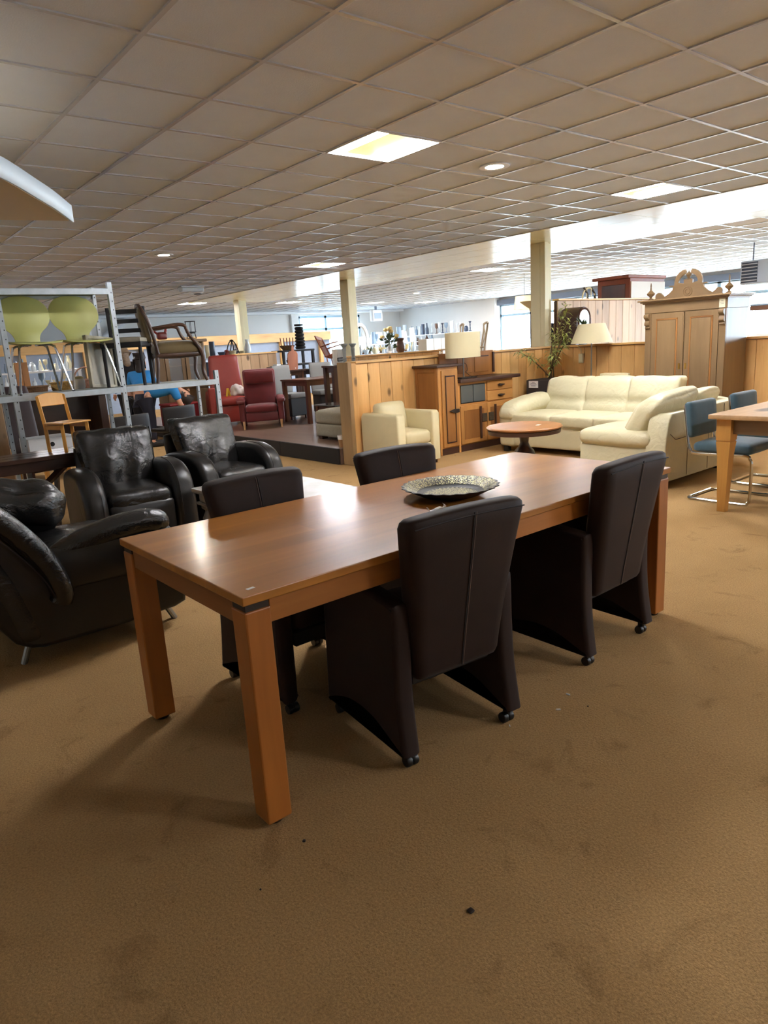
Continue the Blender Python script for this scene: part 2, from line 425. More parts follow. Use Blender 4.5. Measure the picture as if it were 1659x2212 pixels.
# left far wall (Y1) with a window
WX0, WX1, WZ0, WZ1 = 14.62, 17.5, .95, 2.67
bm = BM(); b2(bm, X0, WX0, Y1, Y1+.2, 0, 3.0); b2(bm, WX1, X1, Y1, Y1+.2, 0, 3.0)
b2(bm, WX0, WX1, Y1, Y1+.2, 0, WZ0); b2(bm, WX0, WX1, Y1, Y1+.2, WZ1, 3.0)
wl = struct(mesh_obj('wall_left', bm, MT['wallw'])); wl['label'] = 'white plastered far wall'
bm = BM(); b2(bm, 14.22, 14.5, Y1-.14, Y1, 0, CEIL); mesh_obj('pilaster', bm, MT['wallw'], wl)
bm = BM(); tube(bm, [(6.9, Y1-.2, 1.9), (6.9, Y1-.2, 2.5), (7.3, Y1-.2, 2.75)], .11, 12); mesh_obj('duct', bm, MT['white'], wl)
bm = BM(); tube(bm, [(7.0, Y1-.22, 1.9), (7.5, Y1-.22, 2.3), (8.3, Y1-.22, 2.8)], .08, 12); mesh_obj('duct', bm, MT['white'], wl)
def window(name, axis, base, lo, hi, z0, z1, mulls, transom, label):
    """aluminium frame, mullions, a transom and one pane object per opening"""
    o = bpy.data.objects.new(name, None); COL.objects.link(o); struct(o); o['label'] = label
    def bar(nm, a0, a1, za, zb, th=.08):
        b = BM()
        if axis == 'x': b2(b, a0, a1, base-.02, base+th, za, zb)
        else: b2(b, base-.02, base+th, a0, a1, za, zb)
        mesh_obj(nm, b, MT['frame_al'], o)
    bar('frame', lo, hi, z0, z0+.08); bar('frame', lo, hi, z1-.08, z1); bar('frame', lo, lo+.07, z0, z1); bar('frame', hi-.07, hi, z0, z1)
    for mu in mulls: bar('mullion', mu-.05, mu+.05, z0, z1)
    bar('transom', lo, hi, transom-.04, transom+.04)
    e = [lo]+list(mulls)+[hi]
    for a0, a1 in zip(e, e[1:]):
        for za, zb in ((z0, transom), (transom, z1)):
            b = BM()
            if axis == 'x': b2(b, a0+.02, a1-.02, base+.03, base+.04, za+.02, zb-.02)
            else: b2(b, base+.03, base+.04, a0+.02, a1-.02, za+.02, zb-.02)
            mesh_obj('pane', b, MT['win'], o)
    return o
def winmat():
    m = bpy.data.materials.new('window_glass'); m.use_nodes = True; nt = m.node_tree
    for n in list(nt.nodes): nt.nodes.remove(n)
    out = nt.nodes.new('ShaderNodeOutputMaterial'); mx = nt.nodes.new('ShaderNodeMixShader')
    tr = nt.nodes.new('ShaderNodeBsdfTransparent'); gl = nt.nodes.new('ShaderNodeBsdfGlossy'); gl.inputs['Roughness'].default_value = .03
    mx.inputs[0].default_value = .06
    nt.links.new(tr.outputs[0], mx.inputs[1]); nt.links.new(gl.outputs[0], mx.inputs[2]); nt.links.new(mx.outputs[0], out.inputs[0]); return m
MT['win'] = winmat()
window('window_1', 'x', Y1+.05, WX0, WX1, WZ0, WZ1, [15.85], 2.18, 'two-light window with pale frame in the far white wall')
# right far wall (X1): long window band
RZ0, RZ1, RY1 = .45, 2.6, 17.15
bm = BM(); b2(bm, X1, X1+.2, RY1, Y1, 0, 3.0); b2(bm, X1, X1+.2, Y0, RY1, 0, RZ0); b2(bm, X1, X1+.2, Y0, RY1, RZ1, 3.0); b2(bm, X1-.25, X1, RY1, RY1+.45, 0, CEIL)
wr_ = struct(mesh_obj('wall_right', bm, MT['wallw'])); wr_['label'] = 'white far wall with the long window band'
bm = BM(); b2(bm, X1-.14, X1-.02, Y0, RY1, 2.56, 2.74); mesh_obj('blind_box', bm, MT['dark_al'], wr_)
mulls = [RY1-1.95*k for k in range(1, 12)]
window('window_2', 'y', X1+.05, Y0, RY1, RZ0, RZ1, sorted(mulls), 2.2, 'long band of tall windows along the far right wall')
window('added_window', 'x', Y0-.13, 13, 19, .85, 2.45, [15, 17], 2.1, 'unseen window band added in the near right wall for more cool light')  # unseen windows, added to let more cool daylight into the room
# white ceiling cove line at the left wall
bm = BM(); b2(bm, X0, 19.4, Y1-.5, Y1, 2.74, CEIL); t = struct(mesh_obj('trim_1', bm, MT['white'])); t['label'] = 'white boxed bulkhead below the ceiling at the far wall'

# ---- columns
for i, (x, y) in enumerate(((9.03, 6.98), (9.1, 12.1), (9.17, 17.0))):
    c = thing('column', ['cream painted column rising behind the pine partition corner', 'cream painted column behind the display of grey candlesticks',
                         'farthest cream painted column behind the red armchairs'][i], 'column', (x+.14, y+.14, 0), 0, 'cream columns')
    bm = BM(); b2(bm, -.14, .14, -.05, .14, 0, CEIL, .012, 2); mesh_obj('shaft', bm, MT['col'], c)
    bm = BM(); b2(bm, -.14, -.04, -.14, -.05, 0, CEIL-.002, .008, 2); mesh_obj('casing', bm, MT['col'], c)

# ---- ceiling
ceil = bpy.data.objects.new('ceiling', None); COL.objects.link(ceil); struct(ceil); ceil['label'] = 'suspended ceiling of square mineral tiles in white bars'
bm = BM(); b2(bm, X0-.2, X1+.2, Y0-.2, Y1+.2, CEIL+.14, CEIL+.3); mesh_obj('slab', bm, MT['whitem'], ceil)
GX, GY, TS = 3.224, 2.049, .6
ix0, ix1 = math.floor((X0-GX)/TS), math.ceil((X1-GX)/TS)
iy0, iy1 = math.floor((Y0-GY)/TS), math.ceil((Y1-GY)/TS)
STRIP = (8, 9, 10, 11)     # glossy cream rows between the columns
PANELS = [(0, 3), (6, 3), (6, 13), (13, 13), (8, 26), (13, 26), (19, 27), (23, 27), (22, 21), (18, 13),
          (-6, 3), (-6, 13), (13, 3), (13, -7), (6, -7), (0, -7), (0, 21)]
bm = BM(); b2(bm, -.293, .293, -.293, .293, .006, .022, .002, 1)
for f in bm.faces: f.smooth = False
tile_me = bpy.data.meshes.new('tile'); bm.to_mesh(tile_me); bm.free(); tile_me.materials.append(MT['tile'])
bm = BM(); b2(bm, -.2975, .2975, -.2975, .2975, -.006, .004, .0015, 1)
for f in bm.faces: f.smooth = False
gloss_me = bpy.data.meshes.new('gloss_tile'); bm.to_mesh(gloss_me); bm.free(); gloss_me.materials.append(MT['gloss_tile'])
cand, rest = [], []
for i in range(ix0, ix1):
    for j in range(iy0, iy1):
        if (i, j) in PANELS: continue
        c = (GX+TS*(i+.5), GY+TS*(j+.5), CEIL)
        corners = [proj((c[0]+a, c[1]+b, CEIL)) for a, b in ((-.3, -.3), (.3, -.3), (.3, .3), (-.3, .3))]
        area = 0
        if all(corners) and any(0 < q[0] < IW and 0 < q[1] < IH for q in corners):
            area = abs(sum(p[0]*q[1]-q[0]*p[1] for p, q in zip(corners, corners[1:]+corners[:1])))/2
        (cand if area > 60 else rest).append((area, i, j, c))
cand.sort(reverse=True); rest += cand[290:]; cand = cand[:290]
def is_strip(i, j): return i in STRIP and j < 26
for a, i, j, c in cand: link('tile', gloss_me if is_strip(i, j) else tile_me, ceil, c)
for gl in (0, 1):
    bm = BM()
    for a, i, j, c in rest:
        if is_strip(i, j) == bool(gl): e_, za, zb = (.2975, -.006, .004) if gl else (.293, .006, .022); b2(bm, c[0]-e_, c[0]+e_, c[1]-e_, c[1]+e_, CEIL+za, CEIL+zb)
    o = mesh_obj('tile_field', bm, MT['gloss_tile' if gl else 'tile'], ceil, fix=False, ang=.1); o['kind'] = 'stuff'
for i in range(ix0, ix1+1):
    x = GX+TS*i; bm = BM(); b2(bm, x-.012, x+.012, Y0, Y1-.01, CEIL-.002, CEIL+.03); mesh_obj('ceiling_bar', bm, MT['tbar'], ceil)
for j in range(iy0, iy1+1):
    y = GY+TS*j; bm = BM(); b2(bm, X0, X1-.01, y-.012, y+.012, CEIL-.0015, CEIL+.03); mesh_obj('ceiling_bar', bm, MT['tbar'], ceil)

# ---- ceiling lights
MT['diff'] = emit('warm_diffuser', (1.0, .90, .40), .55, (.012, .010, .004, 1)); MT['tubeglow'] = emit('tube_glow', (.97, .97, 1.0), PANEL*3.6)
PL = {(0, 3): 'nearest square ceiling light, warm white with two glowing tubes', (6, 3): 'square ceiling light at the upper right before the glossy ceiling strip',
      (6, 13): 'square ceiling light left of the middle column', (13, 13): 'square ceiling light right of the middle column', (8, 26): 'far ceiling light left of the farthest column',
      (13, 26): 'far ceiling light between the farthest two columns', (19, 27): 'small far ceiling light right of the middle column', (23, 27): 'rightmost of the three far ceiling lights by the white wall',
      (22, 21): 'far ceiling light in front of the white wall end', (18, 13): 'flat far ceiling light above the tall plank wall'}
panel0 = None
for (i, j) in PANELS:
    c = (GX+TS*(i+.5), GY+TS*(j+.5), CEIL); lab = PL.get((i, j), 'square ceiling light outside the view')
    if panel0 is None:
        panel0 = t = thing('ceiling_light', lab, 'ceiling light', c, 0, 'square ceiling lights')
        bm = BM()
        for s_ in (-1, 1): b2(bm, s_*.285, s_*.297, -.297, .297, -.004, .13); b2(bm, -.285, .285, s_*.285, s_*.297, -.004, .13)
        mesh_obj('frame', bm, MT['white'], t)
        bm = BM(); b2(bm, -.285, .285, -.285, .285, .02, .03); mesh_obj('diffuser', bm, MT['diff'], t)
        for s_ in (-1, 1):
            bm = BM(); b2(bm, s_*.195-.05, s_*.195+.05, -.28, .28, .012, .019, .002, 1); mesh_obj('tube', bm, MT['tubeglow'], t)
    else: dup(panel0, c, 0, lab)
MT['spot'] = emit('spot_glow', (1, .93, .78), PANEL*9.0)
spots = [((4.74, 4.17), 'round downlight right of the nearest ceiling light'), ((4.12, 9.6), 'round downlight above the green chairs and shelf'),
         ((13.86, 15.2), 'small far round downlight before the white wall')]
sp0 = None
for (x, y), lab in spots:
    if sp0 is None:
        sp0 = t = thing('downlight', lab, 'downlight', (x, y, CEIL), 0, 'round downlights')
        bm = BM(); lathe(bm, [(.075, -.004), (.125, -.004), (.125, .004), (.12, .006), (.08, .004)], 28, cap=False); mesh_obj('rim', bm, MT['white'], t)
        bm = BM(); lathe(bm, [(0, -.002), (.078, -.002), (.078, .003), (0, .003)], 24); mesh_obj('lamp', bm, MT['spot'], t)
    else: dup(sp0, (x, y, CEIL), 0, lab)
# emergency light, detector, hanging sign lamp
t = thing('emergency_light', 'clear boxed emergency light on the ceiling above the far downlight', 'emergency light', (6.32, 13.6, CEIL))
bm = BM(); b2(bm, -.24, .24, -.08, .08, -.11, -.03, .02, 2); mesh_obj('lens', bm, MT['glassc'], t)
bm = BM(); b2(bm, -.25, .25, -.09, .09, -.03, -.002, .01, 1); mesh_obj('base', bm, MT['white'], t)
t = thing('smoke_detector', 'small grey-white ceiling detector beside the emergency light', 'detector', (7.04, 14.84, CEIL))
bm = BM(); lathe(bm, [(0, -.05), (.07, -.05), (.1, -.02), (.13, -.002), (0, -.002)], 20); mesh_obj('body', bm, MT['white'], t)
bm = BM(); lathe(bm, [(.075, -.049), (.088, -.036), (.09, -.038), (.078, -.052)], 20); mesh_obj('vent_ring', bm, MT['blackp'], t)
p = atd(812, 676, 26)
t = thing('exit_lamp', 'white boxed emergency lamp hanging before the far wall window', 'emergency light', (p.x, p.y, 2.64))
bm = BM(); b2(bm, -.22, .22, -.1, .1, -.35, .05, .03, 2); mesh_obj('housing', bm, MT['white'], t)
bm = BM(); b2(bm, -.03, .03, -.03, .03, .05, .175); mesh_obj('bracket', bm, MT['dark_al'], t)
bm = BM(); b2(bm, -.16, .16, -.108, -.1, -.26, -.06); mesh_obj('lens', bm, MT['vase_g'], t)

# ---- platform
PZ = .2
bm = BM(); b2(bm, 5.03, 8.95, 7.08, 15.0, 0, PZ)
lam = wood('brown_laminate', (126, 100, 86), (92, 72, 62), 'y', .35, .8, coat=.2, grain=4)
pf = struct(mesh_obj('floor_platform', bm, lam)); pf['label'] = 'low platform with brown laminate floor'
for k in range(5):
    bm = BM(); b2(bm, 5.0, 5.03, 7.09+k*1.4, 7.09+k*1.4+1.397, .004, PZ+.006, .003, 1); mesh_obj('edge_board', bm, MT['blackm'], pf)

# ---- pine partitions, plank by plank
def plank_mesh(w, h, th, mat, axis):
    bm = BM()
    if axis == 'x': b2(bm, -w/2+.002, w/2-.002, -th, 0, 0, h, .004, 1)
    else: b2(bm, -th, 0, -w/2+.002, w/2-.002, 0, h, .004, 1)
    sharpen(bm); me = bpy.data.meshes.new('plank'); bm.to_mesh(me); bm.free(); me.materials.append(mat); return me
def partition(name, label, axis, at, lo, hi, h, mat, w_=.2, thick=.16, side=-1, z0=0, capmat=None):
    """planks on the face at `at`, body behind it, a cap board on top"""
    o = bpy.data.objects.new(name, None); COL.objects.link(o); struct(o); o['label'] = label
    bm = BM()
    if axis == 'x': b2(bm, lo, hi, at+.022, at+thick, z0, h-.002)
    else: b2(bm, at+.022, at+thick, lo, hi, z0, h-.002)
    mesh_obj('core', bm, MT['ebony'], o)
    n = max(1, round((hi-lo)/w_)); ww = (hi-lo)/n
    me = plank_mesh(ww, h-z0-.004, .02, mat, axis)
    for k in range(n):
        c = lo+ww*(k+.5); off = random.uniform(.019, .0225)
        p1 = (c, at+off, z0) if axis == 'x' else (at+off, c, z0)
        link('plank', me, o, p1)
        p2 = (c, at+thick+.02, z0) if axis == 'x' else (at+thick+.02, c, z0)
        link('plank', me, o, p2)
    bm = BM()
    if axis == 'x': b2(bm, lo-.01, hi+.01, at-.03, at+thick+.035, h, h+.028, .004, 1)
    else: b2(bm, at-.03, at+thick+.035, lo-.01, hi+.01, h, h+.028, .004, 1)
    mesh_obj('cap_board', bm, capmat or (MT['pine_x'] if axis == 'x' else MT['pine_y']), o)
    return o
PX = 6.86
pa = partition('wall_partition_1', 'knotty pine plank partition behind the cream armchair and sideboard', 'x', PX, 5.19, 9.0, 1.24, MT['pine'], .195)
bm = BM(); b2(bm, 5.06, 5.115, PX-.02, PX+.2, 0, 1.262, .004, 1); mesh_obj('end_board', bm, wood('grey_pine_end', (176, 146, 104), (146, 116, 80), 'z', .5), pa)
bm = BM(); b2(bm, 5.115, 5.19, PX-.02, PX+.2, 0, 1.25, .004, 1); mesh_obj('end_post', bm, MT['pine'], pa)
partition('wall_partition_2', 'knotty pine plank partition behind the cream corner sofa', 'y', 9.0, -1.5, 6.85, 1.24, MT['pine'], .205, .1)
partition('wall_partition_3', 'tall pale plank wall behind the longcase clock', 'x', 6.97, 9.33, 13.2, 1.95, MT['pine_pale'], .2, .06)
partition('wall_partition_4', 'pine plank partition farther back behind the sideboard', 'x', 9.3, 6.7, 8.98, 1.27, MT['pine'], .2, .1, z0=0)
pd = partition('wall_partition_5', 'pale upright boards behind the red armchairs', 'x', 12.45, 6.45, 7.45, 1.42, MT['pine_pale'], .2, .06, z0=PZ)

# display wall far left
dw = bpy.data.objects.new('wall_display', None); COL.objects.link(dw); struct(dw); dw['label'] = 'far display wall with a pine beam over blue-grey panels'
bm = BM(); b2(bm, 1.0, 14.2, 20.02, 20.1, 1.74, 2.02, .006); mesh_obj('beam', bm, MT['pine_x'], dw)
bm = BM(); b2(bm, 1.0, 14.2, 20.12, 20.16, 0, 1.8); mesh_obj('back_panel', bm, plain('blue_grey_panel', (150, 164, 184), .7, var=.04), dw)
for k in range(9):
    bm = BM(); b2(bm, 1.3+k*1.55, 1.42+k*1.55, 20.0, 20.1, 0, 1.74, .004); mesh_obj('post', bm, MT['pine'], dw)

# ================================================================== DINING TABLE
TX, TY, TR, TL, TW, TH = .831, 1.700, .0075, 2.373, .986, .77
t = thing('dining_table', 'long honey-coloured wooden dining table with square legs and metal corner blocks', 'table', (TX, TY, 0), TR)
bm = BM(); b2(bm, 0, TL, 0, TW, TH-.028, TH, .003, 2); mesh_obj('tabletop', bm, MT['teak'], t)
LG = .085
for sx in (0, 1):
    for sy in (0, 1):
        x0 = .006 if sx == 0 else TL-.006-LG; y0 = .006 if sy == 0 else TW-.006-LG
        bm = BM(); b2(bm, x0, x0+LG, y0, y0+LG, .018, TH-.051, .005, 2); lg = mesh_obj('leg', bm, MT['teakz'], t)
        bm = BM(); lathe(bm, [(.026, 0), (.03, .006), (.03, .02), (0, .02)], 14, (x0+LG/2, y0+LG/2, 0)); mesh_obj('glide', bm, MT['blackp'], lg)
        bm = BM(); b2(bm, x0+.005, x0+LG-.003, y0+.005, y0+LG-.003, TH-.051, TH-.028); mesh_obj('corner_block', bm, MT['darkiron'], t)
for sy in (0, 1):
    y0 = .014 if sy == 0 else TW-.014-.022
    bm = BM(); b2(bm, .006+LG, TL-.006-LG, y0, y0+.022, TH-.105, TH-.028, .002, 1); mesh_obj('apron', bm, MT['teakx'], t)
for sx in (0, 1):
    x0 = .014 if sx == 0 else TL-.014-.022
    bm = BM(); b2(bm, x0, x0+.022, .006+LG, TW-.006-LG, TH-.105, TH-.028, .002, 1); mesh_obj('apron', bm, MT['teaky'], t)
def sticker(p, rz, label, sx=.02, sy=.011):
    bm = BM(); b2(bm, -sx/2, sx/2, -sy/2, sy/2, 0, .0008, .0003, 1)
    return tag(mesh_obj('price_sticker', bm, MT['paper'], None, p, (0, 0, rz)), label, 'sticker', 'price stickers')
p = atz(541, 1271, TH); sticker(p, .1, 'small white price sticker on the near corner of the dining table', .026, .013)

# engraved tray
p = atz(973, 1066, TH+.008)
t = thing('brass_tray', 'round dark brass tray with scalloped rim and engraved centre on the dining table', 'tray', (p.x, p.y, TH))
def scallop(bm, prof, seg=96, amp=.012, lobes=24):
    rings = []
    for (r, z, k) in prof:
        rings.append([bm.verts.new(((r+amp*k*math.cos(lobes*2*PI*q/seg))*math.cos(2*PI*q/seg), (r+amp*k*math.cos(lobes*2*PI*q/seg))*math.sin(2*PI*q/seg), z)) for q in range(seg)])
    for A, B in zip(rings, rings[1:]):
        for q in range(seg): bm.faces.new((A[q], A[(q+1) % seg], B[(q+1) % seg], B[q]))
    return rings
bm = BM(); rg = scallop(bm, [(.10, .001, 0), (.13, .006, 0), (.19, .036, .2), (.213, .046, .5), (.216, .049, .5), (.211, .050, .5), (.188, .041, .2), (.146, .020, 0), (.132, .012, 0), (.11, .009, 0)])
bm.faces.new(rg[0][::-1]); bm.faces.new(rg[-1]); mesh_obj('dish', bm, MT['blackm'], t)
bm = BM(); rg = scallop(bm, [(.148, .0222, 0), (.186, .0416, .2), (.207, .0495, .45)]); mesh_obj('engraved_rim', bm, MT['tray'], t, fix=False)
bm = BM(); seg = 72; c_ = bm.verts.new((0, 0, .0098)); rr = [bm.verts.new(((.105 if q % 2 else .124)*math.cos(2*PI*q/seg), (.105 if q % 2 else .124)*math.sin(2*PI*q/seg), .0098+.0016*(0 if q % 2 else 1))) for q in range(seg)]
for q in range(seg): bm.faces.new((c_, rr[q], rr[(q+1) % seg]))
mesh_obj('engraved_centre', bm, MT['tray'], t, fix=False)
# curled paper tag
p = atz(944, 1104, TH)
bm = BM(); pr = bez([(-.04, 0, .016), (-.034, 0, .004), (-.02, 0, .001), (0, 0, .008), (.016, 0, .012), (.03, 0, .008), (.036, 0, .018), (.03, 0, .026)], 5)
A = [bm.verts.new((q.x, -.014, q.z)) for q in pr]; B = [bm.verts.new((q.x, .014, q.z)) for q in pr]
for i in range(len(pr)-1): bm.faces.new((A[i], A[i+1], B[i+1], B[i]))
o = mesh_obj('paper_tag', bm, MT['paper'], None, (p.x, p.y, TH+.002), (0, 0, -.4)); sm = o.modifiers.new('thick', 'SOLIDIFY'); sm.thickness = .0006
tag(o, 'curled white paper tag lying beside the brass tray', 'tag')

# ================================================================== TUB CHAIRS
def tub_chair(label):
    t = thing('tub_chair', label, 'chair', (0, 0, 0), 0, 'brown castor chairs around the dining table')
    # side panels: outline in y,z (front is +y)
    out = [(-.262, .052), (-.20, .075), (-.10, .115), (0, .13), (.10, .12), (.20, .085), (.255, .055)]
    out = curve2(out, 4) + curve2([(.262, .07), (.258, .3), (.25, .56), (.225, .615), (.16, .628)], 4) + curve2([(-.02, .622), (-.16, .612), (-.225, .602), (-.243, .585), (-.242, .42), (-.248, .25), (-.268, .10), (-.275, .06)], 4)
    for s in (-1, 1):
        bm = BM(); x0, x1 = (s*.195, s*.268)
        prism(bm, out, min(x0, x1), max(x0, x1), 'yz', .018, 3)
        for v in bm.verts:       # sides lean outward a little at the foot
            v.co.x += s*.012*(1-v.co.z/.6)
        mesh_obj('side_panel', bm, MT['suede'], t)
    # backrest: lofted slab, widening upwards, with a curved top
    bm = BM()
    def fn(q):
        k = (q.z+.30)/.60
        wv = .375+.135*max(0, k)**1.25
        x = q.x*wv/.5
        y = q.y - .10*max(0, k)**1.2 + .14*(x*x)*k
        z = q.z + .02*(1-(2*x/wv)**2)*k*.6
        return (x, y, z)
    cushion(bm, (0, -.205, .60), (.5, .095, .60), .035, 12, (0, .006, 0), fn=fn)
    br = mesh_obj('backrest', bm, MT['suede'], t, ang=1.2)
    def backpt(u, k, face):   # point on outer(-1)/inner(+1) face
        q = fn(Vector((u*.25, face*(.0485+.006*(1-(2*k-1)**2)), -.30+.60*k))); return (q[0], q[1]-.205, q[2]+.60)
    for face in (-1, 1):
        bm = BM()
        tube(bm, [backpt(.012, .03+.94*k/14, face) for k in range(15)], .0022, 5); mesh_obj('centre_seam', bm, MT['stitch_dk'], br)
        bm = BM(); tube(bm, [backpt(.045, .03+.94*k/14, face*1.02) for k in range(15)], .0012, 5); mesh_obj('stitch_line', bm, MT['stitch'], br)
    bm = BM(); tube(bm, [backpt(-.93+1.86*k/14, .955, -1.0) for k in range(15)], .0025, 5); mesh_obj('top_piping', bm, MT['stitch_dk'], br)
    bm = BM(); cushion(bm, (0, .035, .40), (.376, .44, .13), .04, 7, (0, 0, .02)); mesh_obj('seat', bm, MT['suede'], t, ang=1.2)
    bm = BM(); b2(bm, -.185, .185, -.2, .235, .27, .34, .01, 1); mesh_obj('seat_base', bm, MT['blackm'], t)
    for sx in (-1, 1):
        for sy in (-1, 1):
            cx, cy = sx*.228, sy*.236
            bm = BM()
            for d in (-1, 1):
                lathe_pts = [(0, -.011), (.019, -.011), (.021, -.007), (.021, .007), (.019, .011), (0, .011)]
                b = BM(); lathe(b, lathe_pts, 16)
                b.transform(Matrix.Translation((cx+d*.013, cy, .0215)) @ ry_(PI/2))
                me = bpy.data.meshes.new('tmp'); b.to_mesh(me); b.free(); bm.from_mesh(me); bpy.data.meshes.remove(me)
            cs = mesh_obj('castor', bm, MT['blackp'], t)
            bm = BM(); box(bm, (cx, cy, .042), (.012, .03, .036), .003); mesh_obj('castor_fork', bm, MT['blackp'], cs)
    return t
ch = tub_chair('brown suede castor chair nearest the camera, its back towards us')
ch.location = (1.63, 1.87, 0); ch.rotation_euler = (0, 0, -.10)
dup(ch, (2.668, 1.91, 0), .03, 'brown suede castor chair at the far right end of the near side')
dup(ch, (1.50, 2.51, 0), PI+.02, 'brown suede castor chair on the far side by the black armchairs')
dup(ch, (2.32, 2.515, 0), PI-.10, 'brown suede castor chair on the far side in front of the cream armchair')

# ================================================================== NEAR BLACK ARMCHAIR (faces +x)
t = thing('lounge_chair', 'large black leather lounge chair with metal legs at the left edge', 'armchair', (.95, 4.05, 0), 0)
def L(x, y, z): return Vector((x-.95, y-4.05, z))
# near side panel
side = [(.66, .085), (1.0, .085), (1.34, .10), (1.405, .12), (1.42, .2), (1.41, .33)]
side = [(.60, .10)] + side + curve2([(1.40, .37), (1.30, .50), (1.0, .50), (.76, .44), (.69, .52), (.56, .70), (.42, .82)], 4) + curve2([(.33, .80), (.34, .6), (.42, .35), (.54, .14)], 4)
for y0, y1 in ((3.56, 3.70), (4.44, 4.58)):
    bm = BM(); prism(bm, [(a-.95, b if y0 < 4 else min(b, .38)) for a, b in side], y0-4.05, y1-4.05, 'xz', .025, 3); mesh_obj('side_panel', bm, MT['blackl2'], t)
# curved back shell with padded edge
bm = BM()
def fn(q):
    k = (q.z+.36)/.72
    return (q.x-.30*k+.05*math.sin(k*PI), q.y, q.z)
cushion(bm, L(.62, 4.06, .47), (.15, 1.02, .72), .06, 12, (.03, 0, 0), fn=fn, wr=.008); mesh_obj('backrest', bm, MT['blackl'], t, ang=1.3)
bm = BM(); tube(bm, bez([L(.40, 3.535, .86), L(.52, 3.53, .80), L(.64, 3.53, .66), L(.735, 3.535, .50), L(.775, 3.54, .36), L(.765, 3.55, .31)], 6), .055, 12, rr=None)
mesh_obj('wing_roll', bm, MT['blackl'], t, ang=1.3)
bm = BM(); tube(bm, bez([L(.36, 3.515, .82), L(.48, 3.505, .74), L(.60, 3.5, .60), L(.69, 3.5, .46), L(.74, 3.505, .34)], 6), .004, 6); mesh_obj('piping', bm, MT['stitch_dk'], t)
# near arm pad and far arm pad
def arm_pts(y): return bez([L(.74, y, .50), L(.86, y, .545), L(1.05, y, .585), L(1.22, y, .60), L(1.315, y, .585), L(1.345, y, .545)], 5)
for y in (3.62,):
    a = arm_pts(y); n = len(a); bm = BM()
    tube(bm, a, .07, 14, rr=[.035+.037*math.sin(min(1, (i+1)/n*2.2)*PI/2)*(1 if i < n-5 else (n-i)/6+.05) for i in range(n)])
    for v in bm.verts:
        v.co += v.normal*0 + Vector((0, 0, .004*noise.noise(v.co*30)))
    mesh_obj('arm_pad', bm, MT['blackl'], t, ang=1.3)
    bm = BM(); cushion(bm, L(1.06, y, .45), (.66, .13, .24), .05, 8, (0, .02, 0)); mesh_obj('arm', bm, MT['blackl2'], t, ang=1.3)
bm = BM(); cushion(bm, L(.96, 4.07, .40), (.62, .78, .18), .06, 10, (0, 0, .03), wr=.012, wf=9); mesh_obj('seat_cushion', bm, MT['blackl'], t, ang=1.3)
bm = BM(); cushion(bm, L(1.0, 4.05, .2), (.74, .8, .22), .04, 6); mesh_obj('base', bm, MT['blackl2'], t, ang=1.3)
bm = BM(); cushion(bm, L(.79, 4.36, .66), (.50, .20, .25), .09, 14, (.02, .03, .05), wr=.03, wf=8, seed=3, rot=ry_(.16) @ rz_(-.1)); mesh_obj('loose_cushion', bm, MT['blackl'], t, ang=1.5)
for (x, y, dx) in ((.60, 3.66, -.03), (1.33, 3.67, .035), (.60, 4.46, -.03), (1.33, 4.46, .035)):
    bm = BM(); tube(bm, [L(x-dx*.6, y, .12), L(x+dx, y-.0, .0)], .016, 10); mesh_obj('leg', bm, MT['steel'], t)

